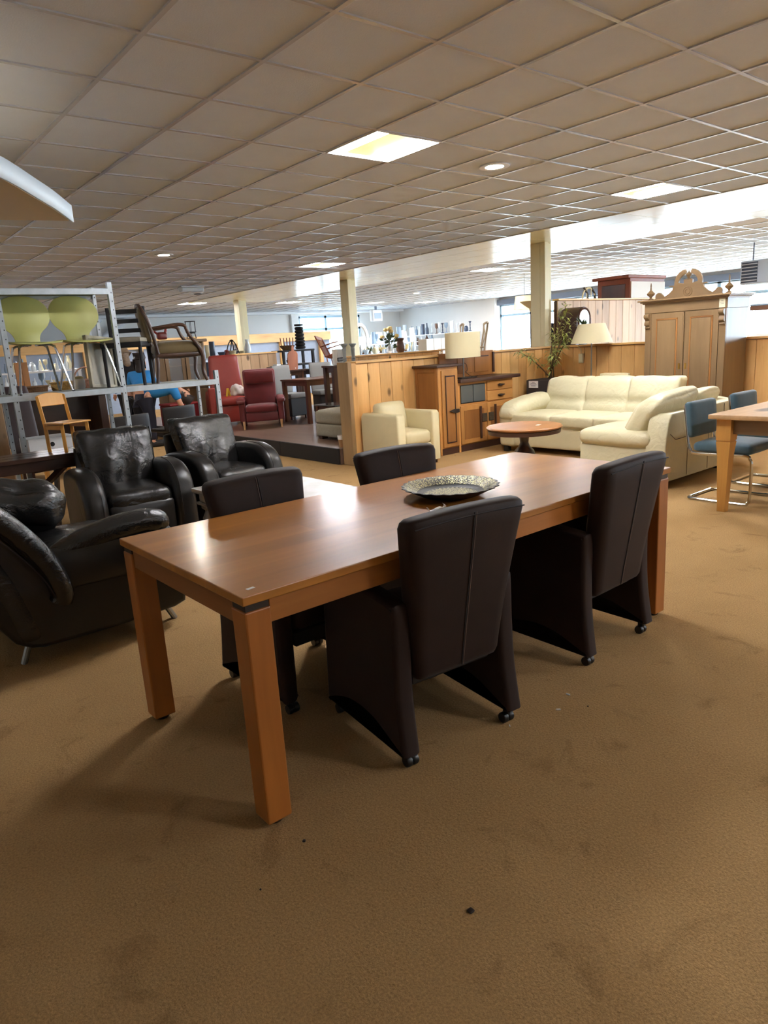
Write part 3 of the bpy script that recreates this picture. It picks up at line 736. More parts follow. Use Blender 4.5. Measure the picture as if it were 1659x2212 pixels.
# ================================================================== CLUB CHAIRS (face -y)
def club_chair(label):
    t = thing('club_chair', label, 'armchair', (0, 0, 0), 0, 'black leather club chairs')
    side = [(-.40, .03), (.36, .03)] + curve2([(.37, .06), (.375, .4), (.34, .55), (.22, .615), (.0, .635), (-.2, .615), (-.33, .54), (-.395, .40), (-.41, .2), (-.405, .05)], 5)
    for s in (-1, 1):
        bm = BM(); x0, x1 = s*.255, s*.43; prism(bm, side, min(x0, x1), max(x0, x1), 'yz', .055, 4)
        a = mesh_obj('arm', bm, MT['blackl2'], t, ang=1.3)
        bm = BM(); tube(bm, [(s*.30, y-.0, z+.002) for y, z in curve2([(.0, .64), (-.2, .62), (-.335, .545), (-.40, .40), (-.414, .2)], 5)], .0025, 5); mesh_obj('arm_seam', bm, MT['stitch_dk'], a)
    def fn(q):
        k = (q.z+.3)/.6
        x = q.x*(1+.14*k)
        fold = .024*math.sin(x*(30-12*k)+math.sin(k*5)*1.4)*math.exp(-((k-.42)/.3)**2)*math.exp(-(x/.2)**4)*(1 if q.y < 0 else 0)
        return (x, q.y+.16*k+fold-.02*math.sin(k*PI), q.z+.015*noise.noise(Vector((x*6, 0, 1))))
    bm = BM(); cushion(bm, (0, .14, .60), (.53, .17, .60), .045, 22, (0, .03, .0), fn=fn, wr=.012, wf=10); bk = mesh_obj('back_cushion', bm, MT['blackl'], t, ang=1.4)
    bm = BM()
    tube(bm, [(x, .275+.0, .897+.012*noise.noise(Vector((x*6, 0, 1)))) for x in [-.26+.52*k/12 for k in range(13)]], .006, 6); mesh_obj('back_edge_piping', bm, MT['blackl2'], bk)
    bm = BM(); cushion(bm, (0, -.09, .36), (.505, .58, .2), .07, 10, (0, .0, .02), wr=.006); mesh_obj('seat_cushion', bm, MT['blackl'], t, ang=1.3)
    bm = BM(); cushion(bm, (0, -.345, .20), (.5, .09, .33), .035, 8, (0, .015, 0)); mesh_obj('front_apron', bm, MT['blackl2'], t, ang=1.3)
    bm = BM(); b2(bm, -.26, .26, -.3, .36, .04, .3, .02, 1); mesh_obj('base', bm, MT['blackm'], t)
    bm = BM(); cushion(bm, (0, .35, .4), (.56, .08, .72), .035, 6, fn=lambda q: (q.x*(1+.1*(q.z+.36)), q.y+.1*(q.z+.36)/.72, q.z)); mesh_obj('back_shell', bm, MT['blackl2'], t, ang=1.3)
    for sx in (-1, 1):
        for sy in (-.34, .3):
            bm = BM(); lathe(bm, [(.022, 0), (.028, .035), (0, .035)], 10, (sx*.34, sy, 0)); mesh_obj('foot', bm, MT['blackp'], t)
    return t
cc = club_chair('black leather club chair with creased back, beside the lounge chair')
cc.location = (1.88, 5.68, 0); cc.rotation_euler = (0, 0, -.08)
cc2 = dup(cc, (2.80, 5.84, 0), .12, 'black leather club chair nearer the red armchairs')
p = Matrix.Translation((1.88, 5.68, 0)) @ rz_(-.08) @ Vector((.345, .03, .636)); sticker(p, .4, 'small white price sticker on the left club chair arm', .05, .022)
p = Matrix.Translation((2.80, 5.84, 0)) @ rz_(.12) @ Vector((-.345, -.05, .636)); sticker(p, .2, 'small white price sticker on the right club chair arm', .05, .022)

# carved coffee table in front of the club chairs
t = thing('coffee_table', 'grey washed wooden coffee table with turned legs behind the dining table', 'table', (2.54, 4.46, 0), 0)
bm = BM(); b2(bm, -.40, .40, -.58, .58, .42, .455, .006, 2); mesh_obj('tabletop', bm, plain('grey_glazed_top', (176, 172, 168), .22, coat=.5, var=.12, vs=9), t)
bm = BM(); b2(bm, -.36, .36, -.54, .54, .345, .42, .006, 1); mesh_obj('apron', bm, MT['greywood'], t)
bm = BM(); b2(bm, -.38, .38, -.56, .56, .325, .345, .004, 1); mesh_obj('moulding', bm, MT['greywood'], t)
for sx in (-1, 1):
    for sy in (-1, 1):
        bm = BM(); lathe(bm, [(.03, 0), (.045, .02), (.05, .05), (.03, .08), (.028, .11), (.055, .16), (.06, .22), (.04, .26), (.035, .28), (.06, .3), (.06, .33), (0, .33)], 14, (sx*.31, sy*.48, 0)); mesh_obj('leg', bm, MT['greywood'], t)

# ================================================================== CREAM ARMCHAIR
t = thing('cream_armchair', 'pale yellow leather armchair with straight arms against the pine partition end', 'armchair', (5.50, 6.45, 0), 0)
for s in (-1, 1):
    bm = BM(); x0, x1 = s*.21, s*.34; prism(bm, [(-.36, .05), (.34, .05), (.34, .60), (.30, .645), (-.33, .645), (-.36, .61)], min(x0, x1), max(x0, x1), 'yz', .03, 4); mesh_obj('arm', bm, MT['cream2'], t, ang=1.2)
bm = BM(); cushion(bm, (0, .27, .36), (.44, .12, .58), .04, 6); mesh_obj('back_shell', bm, MT['cream2'], t, ang=1.2)
bm = BM(); cushion(bm, (0, .16, .55), (.44, .15, .42), .06, 10, (0, .04, 0), rot=rx_(-.22), wr=.006, wf=14); mesh_obj('back_cushion', bm, MT['cream2'], t, ang=1.3)
bm = BM(); cushion(bm, (0, -.08, .34), (.42, .54, .17), .06, 8, (0, 0, .02)); mesh_obj('seat_cushion', bm, MT['cream2'], t, ang=1.3)
bm = BM(); cushion(bm, (0, -.08, .17), (.42, .52, .2), .02, 4); mesh_obj('base', bm, MT['cream2'], t)
for sx in (-1, 1):
    for sy in (-.3, .28):
        bm = BM(); box(bm, (sx*.28, sy, .026), (.05, .05, .052), .004); mesh_obj('foot', bm, MT['ebony'], t)

# ================================================================== ASYMMETRIC SIDEBOARD (front at y=6.42)
t = thing('sideboard', 'golden oak sideboard with tall left cupboard, glass hatch and dark trim', 'sideboard', (6.86, 6.42, 0), 0)
SX = 6.86
def S(a): return a-SX
xl, xm, xr = 6.15, 6.50, 7.58
bm = BM(); b2(bm, S(xl), S(xm), 0, .42, .0, 1.12, .004); mesh_obj('tall_carcass', bm, MT['oak'], t)
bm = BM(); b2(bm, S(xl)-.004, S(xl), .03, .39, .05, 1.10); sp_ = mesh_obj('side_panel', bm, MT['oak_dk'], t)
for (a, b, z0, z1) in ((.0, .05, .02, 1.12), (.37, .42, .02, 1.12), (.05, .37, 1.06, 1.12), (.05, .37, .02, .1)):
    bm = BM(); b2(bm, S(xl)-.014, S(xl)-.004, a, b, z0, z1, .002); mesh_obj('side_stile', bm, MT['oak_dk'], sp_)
bm = BM(); b2(bm, S(xl)-.05, S(xm)+.06, -.04, .43, 1.12, 1.15, .006, 2); mesh_obj('tall_top', bm, MT['ebony'], t)
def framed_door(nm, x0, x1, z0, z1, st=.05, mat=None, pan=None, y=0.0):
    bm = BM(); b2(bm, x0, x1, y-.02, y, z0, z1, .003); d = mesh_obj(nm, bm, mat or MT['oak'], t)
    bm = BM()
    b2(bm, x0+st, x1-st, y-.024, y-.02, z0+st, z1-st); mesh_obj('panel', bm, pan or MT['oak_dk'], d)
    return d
d = framed_door('tall_door', S(xl)+.045, S(xm)-.02, .10, 1.08, .06)
for (x0, x1, z0, z1) in ((S(xl)+.098, S(xl)+.112, .15, 1.01), (S(xm)-.088, S(xm)-.076, .15, 1.01), (S(xl)+.098, S(xm)-.076, .998, 1.012), (S(xl)+.098, S(xm)-.076, .15, .165)):
    bm = BM(); b2(bm, x0, x1, -.032, -.024, z0, z1, .002); mesh_obj('dark_bead', bm, MT['ebony'], d)
bm = BM(); prism(bm, [(S(xm)-.20, .56), (S(xm)-.10, .585), (S(xm)-.03, .58), (S(xm)-.03, .535), (S(xm)-.10, .53)], -.05, -.024, 'xz', .003, 1); mesh_obj('latch', bm, MT['darkiron'], d)
# low part
bm = BM(); b2(bm, S(xm), S(xr), .0, .42, .08, .90, .004); mesh_obj('low_carcass', bm, MT['oakx'], t)
bm = BM(); b2(bm, S(xm)-.01, S(xr)+.10, -.06, .43, .90, .945, .006, 2); mesh_obj('low_top', bm, MT['ebony'], t)
bm = BM(); b2(bm, S(xm)-.02, S(xm)+.01, -.015, .0, 0, .9, .002); mesh_obj('stile', bm, MT['oak'], t)
bm = BM(); b2(bm, S(xl)+.03, S(xr)-.01, -.005, .02, .0, .085, .003); mesh_obj('plinth', bm, MT['ebony'], t)
bm = BM(); b2(bm, S(xm)+.04, S(xm)+.50, -.006, .0, .63, .87); mesh_obj('hatch_recess', bm, MT['blackm'], t)
for k in range(2):
    bm = BM(); b2(bm, S(xm)+.04+k*.235, S(xm)+.265+k*.235, -.014, -.006, .64, .86, .001); mesh_obj('glass_pane', bm, MT['glassp'], t)
for k in range(2):
    bm = BM(); b2(bm, S(xm)+.54, S(xr)-.03, -.016, 0, .76-k*.135, .885-k*.135, .003); d = mesh_obj('drawer', bm, MT['oakx'], t)
    bm = BM(); prism(bm, [(S(xm)+.74, .822-k*.135), (S(xm)+.78, .838-k*.135), (S(xm)+.86, .83-k*.135), (S(xm)+.86, .818-k*.135), (S(xm)+.78, .806-k*.135)], -.05, -.016, 'xz', .003, 1); mesh_obj('pull', bm, MT['darkiron'], d)
for k, (x0, x1) in enumerate(((S(xm)+.02, S(xm)+.52), (S(xm)+.53, S(xr)-.02))):
    d = framed_door('cupboard_door', x0, x1, .10, .60, .06)
    px = x1-.15 if k == 0 else x0+.13
    bm = BM(); b2(bm, px, px+.03, -.045, -.024, .14, .57, .003); mesh_obj('dark_rib', bm, MT['ebony'], d)
    qx = x1-.105 if k == 0 else x0+.015
    bm = BM(); b2(bm, qx, qx+.10, -.034, -.02, .36, .47, .003); mesh_obj('carved_plate', bm, plain('carved_dark_plate', (66, 56, 40), .5, var=.4, vs=60, bump=1, bs=90), d)
# wall panel piece behind the sideboard, on its top
pn = thing('wood_panel_back', 'brown wooden panelled board standing behind the sideboard lamp', 'panel', (6.9, 6.835, .945))
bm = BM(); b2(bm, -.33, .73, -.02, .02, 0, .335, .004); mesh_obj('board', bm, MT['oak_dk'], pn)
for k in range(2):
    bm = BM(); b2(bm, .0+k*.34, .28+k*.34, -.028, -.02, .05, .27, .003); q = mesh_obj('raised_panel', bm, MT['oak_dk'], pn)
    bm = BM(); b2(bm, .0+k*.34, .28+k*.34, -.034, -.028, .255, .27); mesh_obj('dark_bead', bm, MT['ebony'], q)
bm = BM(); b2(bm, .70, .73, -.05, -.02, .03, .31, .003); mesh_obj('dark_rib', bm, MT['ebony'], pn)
# table lamp with drum shade
t = thing('table_lamp', 'table lamp with a wide oval cream drum shade on the sideboard', 'lamp', (6.80, 6.60, .945))
bm = BM(); b2(bm, -.15, .15, -.10, .10, 0, .012, .004, 1); mesh_obj('base_plate', bm, MT['darkiron'], t)
bm = BM(); tube(bm, [(0, 0, .01), (0, 0, .46)], .009, 10); mesh_obj('stem', bm, MT['steel'], t)
bm = BM(); tube(bm, bez([(.0, -.015, .2), (.04, -.02, .17), (.05, -.02, .1), (.02, -.02, .08), (.12, -.03, .016), (.26, -.02, .012)], 5), .0035, 5); mesh_obj('cord', bm, MT['blackp'], t)
bm = BM(); rg = []
lathe(bm, [(.285, .27), (.29, .27), (.29, .595), (.285, .595)], 40, sq=.55, cap=False); mesh_obj('lamp_shade', bm, MT['shade'], t, ang=.9)
bm = BM(); lathe(bm, [(0, .575), (.285, .575), (.285, .58), (0, .58)], 40, sq=.55); mesh_obj('shade_diffuser', bm, MT['shade'], t)

# ================================================================== CORNER SOFA
t = thing('corner_sofa', 'cream leather corner sofa with pillow backs in front of the plank partition', 'sofa', (7.0, 4.6, 0), 0)
def Q(x, y, z): return (x-7.0, y-4.6, z)
# long section: seats face -x, y from 4.05 to 5.95, x 6.85..7.85
bm = BM(); cushion(bm, Q(7.34, 5.02, .22), (.92, 1.76, .30), .04, 8); mesh_obj('base', bm, MT['cream'], t, ang=1.2)
bm = BM(); cushion(bm, Q(7.78, 4.95, .40), (.14, 1.95, .68), .05, 8); mesh_obj('back_frame', bm, MT['cream'], t, ang=1.2)
for k in range(3):
    y = 5.55-k*.60
    bm = BM()
    def fb(q, k=k):
        kk = (q.z+.24)/.48
        dip = -.03*math.exp(-((kk-.42)/.07)**2) if q.x < 0 else 0
        return (q.x+.14*kk-dip, q.y, q.z+.02*noise.noise(Vector((q.y*5+k*3, k, 0))))
    cushion(bm, Q(7.58, y-.02, .655), (.24, .625, .47), .055, 14, (.03, 0, .01), fn=fb, wr=.010, wf=9, seed=k); mesh_obj('back_pillow', bm, MT['cream'], t, ang=1.4)
    bm = BM(); cushion(bm, Q(7.15, y-.02, .425), (.66, .61, .14), .04, 8, (0, 0, .02), wr=.006, seed=k+5); mesh_obj('seat_cushion', bm, MT['cream'], t, ang=1.4)
# left arm
bm = BM(); cushion(bm, Q(7.30, 5.93, .28), (.92, .24, .44), .06, 8); mesh_obj('arm', bm, MT['cream'], t, ang=1.3)
bm = BM(); cushion(bm, Q(7.22, 5.90, .56), (.80, .32, .20), .095, 12, (.03, .0, .03), wr=.012, wf=8, seed=9, fn=lambda q: (q.x, q.y, q.z+.05*(q.x/.4)-.05*max(0, -q.x-.28)*4)); mesh_obj('arm_pillow', bm, MT['cream'], t, ang=1.4)
# return section: seat faces +y, outer back at y=3.19
bm = BM(); prism(bm, [(Q(5.86, 0, 0)[0], .06), (Q(7.20, 0, 0)[0], .06), (Q(7.20, 0, 0)[0], .70), (Q(6.5, 0, 0)[0], .69)] + curve2([(Q(5.96, 0, 0)[0], .68), (Q(5.90, 0, 0)[0], .60), (Q(5.86, 0, 0)[0], .40)], 4), 3.20-4.6, 3.40-4.6, 'xz', .012, 2)
mesh_obj('back_frame', bm, MT['cream'], t, ang=1.2)
bm = BM(); prism(bm, [(Q(5.885, 0, 0)[0], Q(0, 3.3, 0)[1]), (Q(7.85, 0, 0)[0], Q(0, 3.3, 0)[1]+.68), (Q(7.85, 0, 0)[0], Q(0, 4.15, 0)[1]), (Q(5.885, 0, 0)[0], Q(0, 4.12, 0)[1])], .07, .38, 'xy', .03, 2); mesh_obj('base', bm, MT['cream'], t, ang=1.2)
bm = BM(); prism(bm, [(Q(7.2, 0, 0)[0], Q(0, 3.2, 0)[1]), (Q(7.86, 0, 0)[0], Q(0, 3.86, 0)[1]), (Q(7.76, 0, 0)[0], Q(0, 3.98, 0)[1]), (Q(7.12, 0, 0)[0], Q(0, 3.36, 0)[1])], .07, .70, 'xy', .02, 2); mesh_obj('corner_back', bm, MT['cream'], t, ang=1.2)
bm = BM(); cushion(bm, Q(6.20, 3.74, .44), (.74, .78, .15), .07, 10, (0, 0, .03), wr=.008, seed=4); mesh_obj('seat_cushion', bm, MT['cream'], t, ang=1.4)
bm = BM(); cushion(bm, Q(6.90, 3.80, .43), (.66, .74, .14), .06, 8, (0, 0, .02)); mesh_obj('seat_cushion', bm, MT['cream'], t, ang=1.4)
def fr(q): return (q.x, q.y-.58*q.z, q.z+.03*max(0, q.x)/.3-.04*max(0, -q.x/.39)**2)
bm = BM(); cushion(bm, Q(6.30, 3.50, .65), (.78, .27, .38), .10, 16, (.02, .03, .02), fn=fr, wr=.012, wf=9, seed=12); mesh_obj('back_pillow', bm, MT['cream'], t, ang=1.4)
bm = BM(); cushion(bm, Q(6.98, 3.52, .645), (.60, .20, .34), .07, 12, (.02, .03, .02), fn=lambda q: (q.x, q.y-.6*q.z, q.z), wr=.012, wf=9, seed=14, rot=rz_(.12)); mesh_obj('back_pillow', bm, MT['cream'], t, ang=1.4)
for x in (6.25, 6.65, 6.95):
    bm = BM(); tube(bm, [Q(x, 3.197, .68), Q(x, 3.195, .08)], .003, 5); mesh_obj('back_seam', bm, plain('cream_seam', (150, 138, 110), .7), t)
bm = BM(); tube(bm, [Q(5.93, 3.196, .50), Q(6.02, 3.195, .44), Q(7.18, 3.195, .47)], .003, 5); mesh_obj('back_seam', bm, MT['stitch'], t)
for (x, y) in ((6.9, 5.95), (7.75, 5.95), (5.95, 3.3), (5.95, 4.05), (7.1, 3.3), (6.9, 4.2)):
    bm = BM(); box(bm, Q(x, y, .036), (.07, .07, .072), .004); mesh_obj('foot', bm, MT['blackp'], t)

# round pedestal table
p = atz(1132, 921, .52)
t = thing('pedestal_table', 'round wooden pedestal table with dark edge in front of the cream sofa', 'table', (p.x, p.y, 0))
bm = BM(); lathe(bm, [(0, .495), (.36, .495), (.385, .505), (.395, .52), (.385, .53), (0, .53)], 48); mesh_obj('tabletop', bm, wood('round_top_wood', (178, 122, 72), (140, 90, 50), 'x', .4, coat=.2), t)
bm = BM(); lathe(bm, [(.33, .46), (.375, .455), (.38, .495), (.33, .495)], 48, cap=False); mesh_obj('apron_ring', bm, MT['ebony'], t)
bm = BM(); lathe(bm, [(.17, .0), (.17, .04), (.11, .07), (.06, .10), (.065, .13), (.10, .17), (.115, .22), (.10, .27), (.06, .31), (.045, .35), (.05, .40), (.09, .46), (0, .46)], 24); mesh_obj('pedestal', bm, MT['darkwoodz'], t)
q = atz(1163, 918, .53); sticker((q.x, q.y, .531), .3, 'white price card on the round pedestal table', .08, .04)

# ================================================================== PINE TABLE AND BLUE CHAIRS
t = thing('pine_table', 'light pine farmhouse table with tapered legs at the right edge', 'table', (6.1, 2.06, 0))
bm = BM(); b2(bm, -.80, .80, -.50, .50, .735, .77, .006, 2); mesh_obj('tabletop', bm, wood('worn_pine_top', (206, 170, 124), (176, 136, 90), 'x', .45, knots=2), t)
PT = wood('pine_leg_wood', (206, 156, 82), (176, 120, 56), 'z', .4, knots=4)
for sx in (-1, 1):
    for sy in (-1, 1):
        cx, cy = sx*.69, sy*.40
        bm = BM(); rg = []
        for (w_, z) in ((.030, 0), (.045, .45), (.054, .552), (.054, .556), (.050, .558), (.050, .564), (.055, .566), (.055, .735)):
            rg.append([bm.verts.new((cx+a*w_, cy+b*w_, z)) for a, b in ((-1, -1), (1, -1), (1, 1), (-1, 1))])
        for A, B in zip(rg, rg[1:]):
            for k in range(4): bm.faces.new((A[k], A[(k+1) % 4], B[(k+1) % 4], B[k]))
        bm.faces.new(rg[0][::-1]); bm.faces.new(rg[-1]); mesh_obj('leg', bm, PT, t)
for s in (-1, 1):
    bm = BM(); b2(bm, -.64, .64, s*.40-.014, s*.40+.014, .615, .735, .002); mesh_obj('apron', bm, MT['oakx'], t)
    bm = BM(); b2(bm, s*.69-.014, s*.69+.014, -.35, .35, .615, .735, .002); mesh_obj('apron', bm, MT['wardrobe_y'], t)
def cantilever(label):
    t = thing('cantilever_chair', label, 'chair', (0, 0, 0), PI, 'blue velvet cantilever chairs')
    # front is +y before the half-turn
    r = .013
    pts = []
    for s in (-1, 1):
        q = [(s*.22, -.30, .80), (s*.22, -.26, .50), (s*.225, -.235, .43), (s*.225, -.18, .40), (s*.225, .20, .41), (s*.225, .25, .385), (s*.225, .265, .33), (s*.225, .265, .08), (s*.225, .25, .03), (s*.225, .20, r), (s*.225, -.18, r), (s*.21, -.235, r), (s*.17, -.25, r), (0, -.25, r)]
        pts.append(bez(q, 4))
    bm = BM(); tube(bm, pts[0]+pts[1][::-1][1:], r, 10); mesh_obj('tube_frame', bm, MT['chrome'], t)
    bm = BM(); cushion(bm, (0, -.265, .675), (.46, .07, .30), .03, 8, (0, .012, 0), rot=rx_(.1)); mesh_obj('backrest', bm, MT['bluev'], t, ang=1.2)
    bm = BM(); cushion(bm, (0, .02, .455), (.46, .48, .085), .035, 8, (0, 0, .02)); mesh_obj('seat', bm, MT['bluev'], t, ang=1.2)
    return t
c1 = cantilever('blue velvet cantilever chair with chrome tube frame nearer the sofa end of the pine table'); c1.location = (5.86, 2.62, 0)
dup(c1, (6.66, 2.62, 0), PI, 'blue velvet cantilever chair second along the pine table')

# ================================================================== WARDROBE (front at x=8.42 facing -x)
WY0, WY1, WX = 3.90, 4.92, 8.42
t = thing('wardrobe', 'antique pine two-door wardrobe with carved crest and finials', 'wardrobe', (WX, (WY0+WY1)/2, 0))
hw = (WY1-WY0)/2
bm = BM(); b2(bm, 0, .54, -hw, hw, .06, 1.64, .004); mesh_obj('carcass', bm, MT['wardrobe'], t)
bm = BM(); b2(bm, -.02, .55, -hw-.015, hw+.015, 0, .10, .006); mesh_obj('plinth', bm, MT['wardrobe_y'], t)
bm = BM(); b2(bm, -.025, .55, -hw-.012, hw+.012, 1.62, 1.74, .004); mesh_obj('frieze', bm, MT['wardrobe_y'], t)
bm = BM()
for k, (e, z0, z1) in enumerate(((.03, 1.735, 1.75), (.05, 1.75, 1.765), (.075, 1.765, 1.785))): b2(bm, -.02-e, .56, -hw-e, hw+e, z0, z1, .003)
mesh_obj('cornice', bm, MT['wardrobe_y'], t)
for s in (-1, 1):
    y0, y1 = (s*.012, s*(hw-.085)); lo, hi = min(y0, y1), max(y0, y1)
    bm = BM(); b2(bm, -.022, 0, lo, hi, .12, 1.615, .003); d = mesh_obj('door', bm, MT['wardrobe'], t)
    bm = BM(); b2(bm, -.034, -.022, lo+.085, hi-.085, .2, 1.53, .008, 2); mesh_obj('raised_panel', bm, MT['wardrobe'], d)
    for (a0, a1, z0, z1) in ((lo+.065, lo+.085, .18, 1.55), (hi-.085, hi-.065, .18, 1.55), (lo+.065, hi-.065, 1.53, 1.55), (lo+.065, hi-.065, .18, .2)):
        bm = BM(); b2(bm, -.03, -.022, a0, a1, z0, z1, .003); mesh_obj('panel_bead', bm, MT['oak_dk'], d)
    bm = BM(); b2(bm, -.028, -.022, s*.04-.012, s*.04+.012, .93, 1.0, .002); mesh_obj('lock_plate', bm, MT['brass'], d)
    yc = s*(hw-.04)
    bm = BM(); b2(bm, -.02, 0, yc-.04, yc+.04, .12, 1.62, .003); mesh_obj('pilaster', bm, MT['wardrobe'], t)
    bm = BM(); prism(bm, curve2([(-.02, 1.62), (-.075, 1.61), (-.08, 1.57), (-.045, 1.54), (-.06, 1.51), (-.06, 1.48), (-.035, 1.465), (-.045, 1.445), (-.02, 1.43)], 4), yc-.032, yc+.032, 'xz', .004, 1); mesh_obj('carved_bracket', bm, MT['wardrobe'], t)
    bm = BM(); lathe(bm, [(.035, 0), (.035, .012), (.012, .025), (.016, .04), (.045, .065), (.05, .08), (.03, .10), (.012, .12), (.008, .16), (.010, .17), (.006, .2), (0, .215)], 16, (.06, s*(hw-.02), 1.785)); mesh_obj('finial', bm, MT['wardrobe'], t)
bm = BM(); tube(bm, [(-.032, 0, .14), (-.032, 0, 1.61)], .012, 8); mesh_obj('centre_bead', bm, MT['wardrobe'], t)
# crest: outline in y,z
half = [(0, 0)] + [(.42, 0), (.42, .012)] + arc(.375, .035, .045, -.3, PI*.85, 8) + [(.30, .03), (.245, .06), (.20, .10), (.19, .135), (.24, .137), (.24, .15), (.175, .15)] + arc(.02, .17, .155, .0, PI*.45, 8)
half2 = half[1:]
out = half2 + [(0.03, .30), (.03, .27)] + arc(.02, .17, .10, PI*.42, .05, 6) + [(.055, .16), (.055, .20), (.025, .215)]
out = out + [(-a, b) for a, b in out[::-1]]
bm = BM(); prism(bm, out, .04, .075, 'yz', .004, 1); cr = mesh_obj('carved_crest', bm, MT['wardrobe_y'], t, (0, 0, 1.785))
bm = BM()
for rr_ in ((.055, .012), (.03, .012)):
    tube(bm, [(.038, rr_[0]*math.cos(a*PI/10), .065+rr_[0]*math.sin(a*PI/10)) for a in range(20)], rr_[1]*.6, 6, closed=True)
mesh_obj('rosette', bm, MT['wardrobe'], cr)
bm = BM(); lathe(bm, [(.03, 0), (.012, .01), (.02, .03), (.035, .055), (.025, .075), (.008, .085), (0, .11)], 14, (.057, 0, .205)); mesh_obj('crest_finial', bm, MT['wardrobe'], cr)
q = proj((8.39, 3.95, 1.68)); bm = BM(); b2(bm, -.002, 0, -.035, .035, -.05, .05)
o = mesh_obj('price_card', bm, plain('cream_card', (214, 206, 176), .8), None, (WX-.0275, WY0+.05, 1.68)); tag(o, 'cream price card on the wardrobe frieze', 'card')
bm = BM()
for k, wd in enumerate((.03, .05, .04)): b2(bm, -.001, 0, -wd/2, wd/2, .02-k*.016, .024-k*.016)
mesh_obj('print_line', bm, MT['ink'], o, (-.0022, 0, 0))

# ================================================================== THINGS ALONG THE PARTITION
t = thing('floor_lamp', 'floor lamp with a cream cone shade between sofa and partition', 'lamp', (8.72, 5.93, 0))
bm = BM(); lathe(bm, [(.13, 0), (.13, .02), (.02, .035), (0, .035)], 24); mesh_obj('base', bm, MT['steel'], t)
bm = BM(); tube(bm, [(0, 0, .03), (0, 0, 1.5)], .009, 8); mesh_obj('pole', bm, MT['steel'], t)
bm = BM(); lathe(bm, [(.29, 1.29), (.185, 1.555), (.18, 1.555), (.285, 1.29)], 36, cap=False); mesh_obj('lamp_shade', bm, MT['shade'], t, ang=.9)
bm = BM(); lathe(bm, [(0, 1.53), (.185, 1.53), (.185, 1.535), (0, 1.535)], 30); mesh_obj('shade_top', bm, MT['shade'], t)
# chair back peeking over the sofa
t = thing('cream_stool_back', 'top of a pale yellow leather chair back behind the sofa pillows', 'chair', (8.25, 5.25, 0))
bm = BM(); cushion(bm, (0, 0, .70), (.08, .42, .4), .02, 6); mesh_obj('backrest', bm, MT['cream2'], t, ang=1.2)
bm = BM(); cushion(bm, (.16, 0, .44), (.34, .42, .1), .03, 6); mesh_obj('seat', bm, MT['cream2'], t, ang=1.2)
for a in (-.02, .3):
    for b in (-.18, .18):
        bm = BM(); b2(bm, a-.018, a+.018, b-.018, b+.018, 0, .42 if a > 0 else .5); mesh_obj('leg', bm, MT['beech_pale'], t)
# planter with plant
t = thing('planter', 'dark square planter with a leafy variegated plant beside the sofa', 'plant', (8.55, 6.52, 0))
bm = BM(); rg = []
b2(bm, -.24, .24, -.26, .26, 0, .80, .008, 1); mesh_obj('pot', bm, plain('charcoal_planter', (52, 48, 50), .6), t)
bm = BM(); b2(bm, -.22, .22, -.24, .24, .80, .806); mesh_obj('soil', bm, plain('soil', (44, 34, 28), .95, var=.3), t)
bm = BM(); b2(bm, -.004, 0, -.085, .085, -.05, .05); o = mesh_obj('label_card', bm, MT['paper'], t, (-.242, .12, .74))
bm = BM()
for k, wd in enumerate((.05, .1, .12, .08)): b2(bm, -.0056, -.0046, -wd/2, wd/2, .025-k*.017, .031-k*.017)
mesh_obj('print_line', bm, MT['ink'], o)
random.seed(11); fol = BM(); tips = []
for k in range(7):
    tx, ty, tz = random.uniform(-.4, .15), random.uniform(-.5, .1), random.uniform(.25, .95)
    if k == 0: tx, ty, tz = 0, -.28, 1.02
    if k == 1: tx, ty, tz = -.55, .12, .42
    if k == 2: tx, ty, tz = 0, -.35, .8
    a = bez([(random.uniform(-.05, .05), random.uniform(-.06, .06), .80), (tx*.3, ty*.25, .80+tz*.4), (tx*.7, ty*.7, .80+tz*.8), (tx, ty, .80+tz)], 5)
    bm = BM(); tube(bm, a, .008, 6, rr=[.011-.0004*i for i in range(len(a))]); mesh_obj('stem', bm, MT['stem'], t)
    for i, q in enumerate(a):
        if i < 5: continue
        for m_ in range(5):
            ang = random.uniform(0, 2*PI); ln = random.uniform(.09, .17); el = random.uniform(-.5, .7)
            d = Vector((math.cos(ang)*math.cos(el), math.sin(ang)*math.cos(el), math.sin(el))); sd = d.cross(Vector((0, 0, 1))).normalized()*.012
            b0 = q+Vector((random.uniform(-.03, .03), random.uniform(-.03, .03), random.uniform(-.03, .03)))
            m1 = b0+d*ln*.5+Vector((0, 0, .012)); e = b0+d*ln-Vector((0, 0, .02))
            v = [fol.verts.new(x) for x in (b0, m1+sd, e, m1-sd)]; fol.faces.new(v)
o = mesh_obj('foliage', fol, MT['leaf'], t, fix=False); o['kind'] = 'stuff'
# socket on the partition
t = thing('wall_socket', 'white cable box with bent lead on the partition beside the plant', 'socket', (8.985, 6.28, 1.07))
bm = BM(); b2(bm, -.03, .005, -.035, .035, -.07, .07, .006, 2); mesh_obj('box', bm, MT['shade'], t)
bm = BM(); tube(bm, bez([(-.015, 0, .07), (-.02, .0, .13), (-.02, .04, .17), (-.01, .06, .19)], 4), .006, 6); mesh_obj('lead', bm, MT['shade'], t)
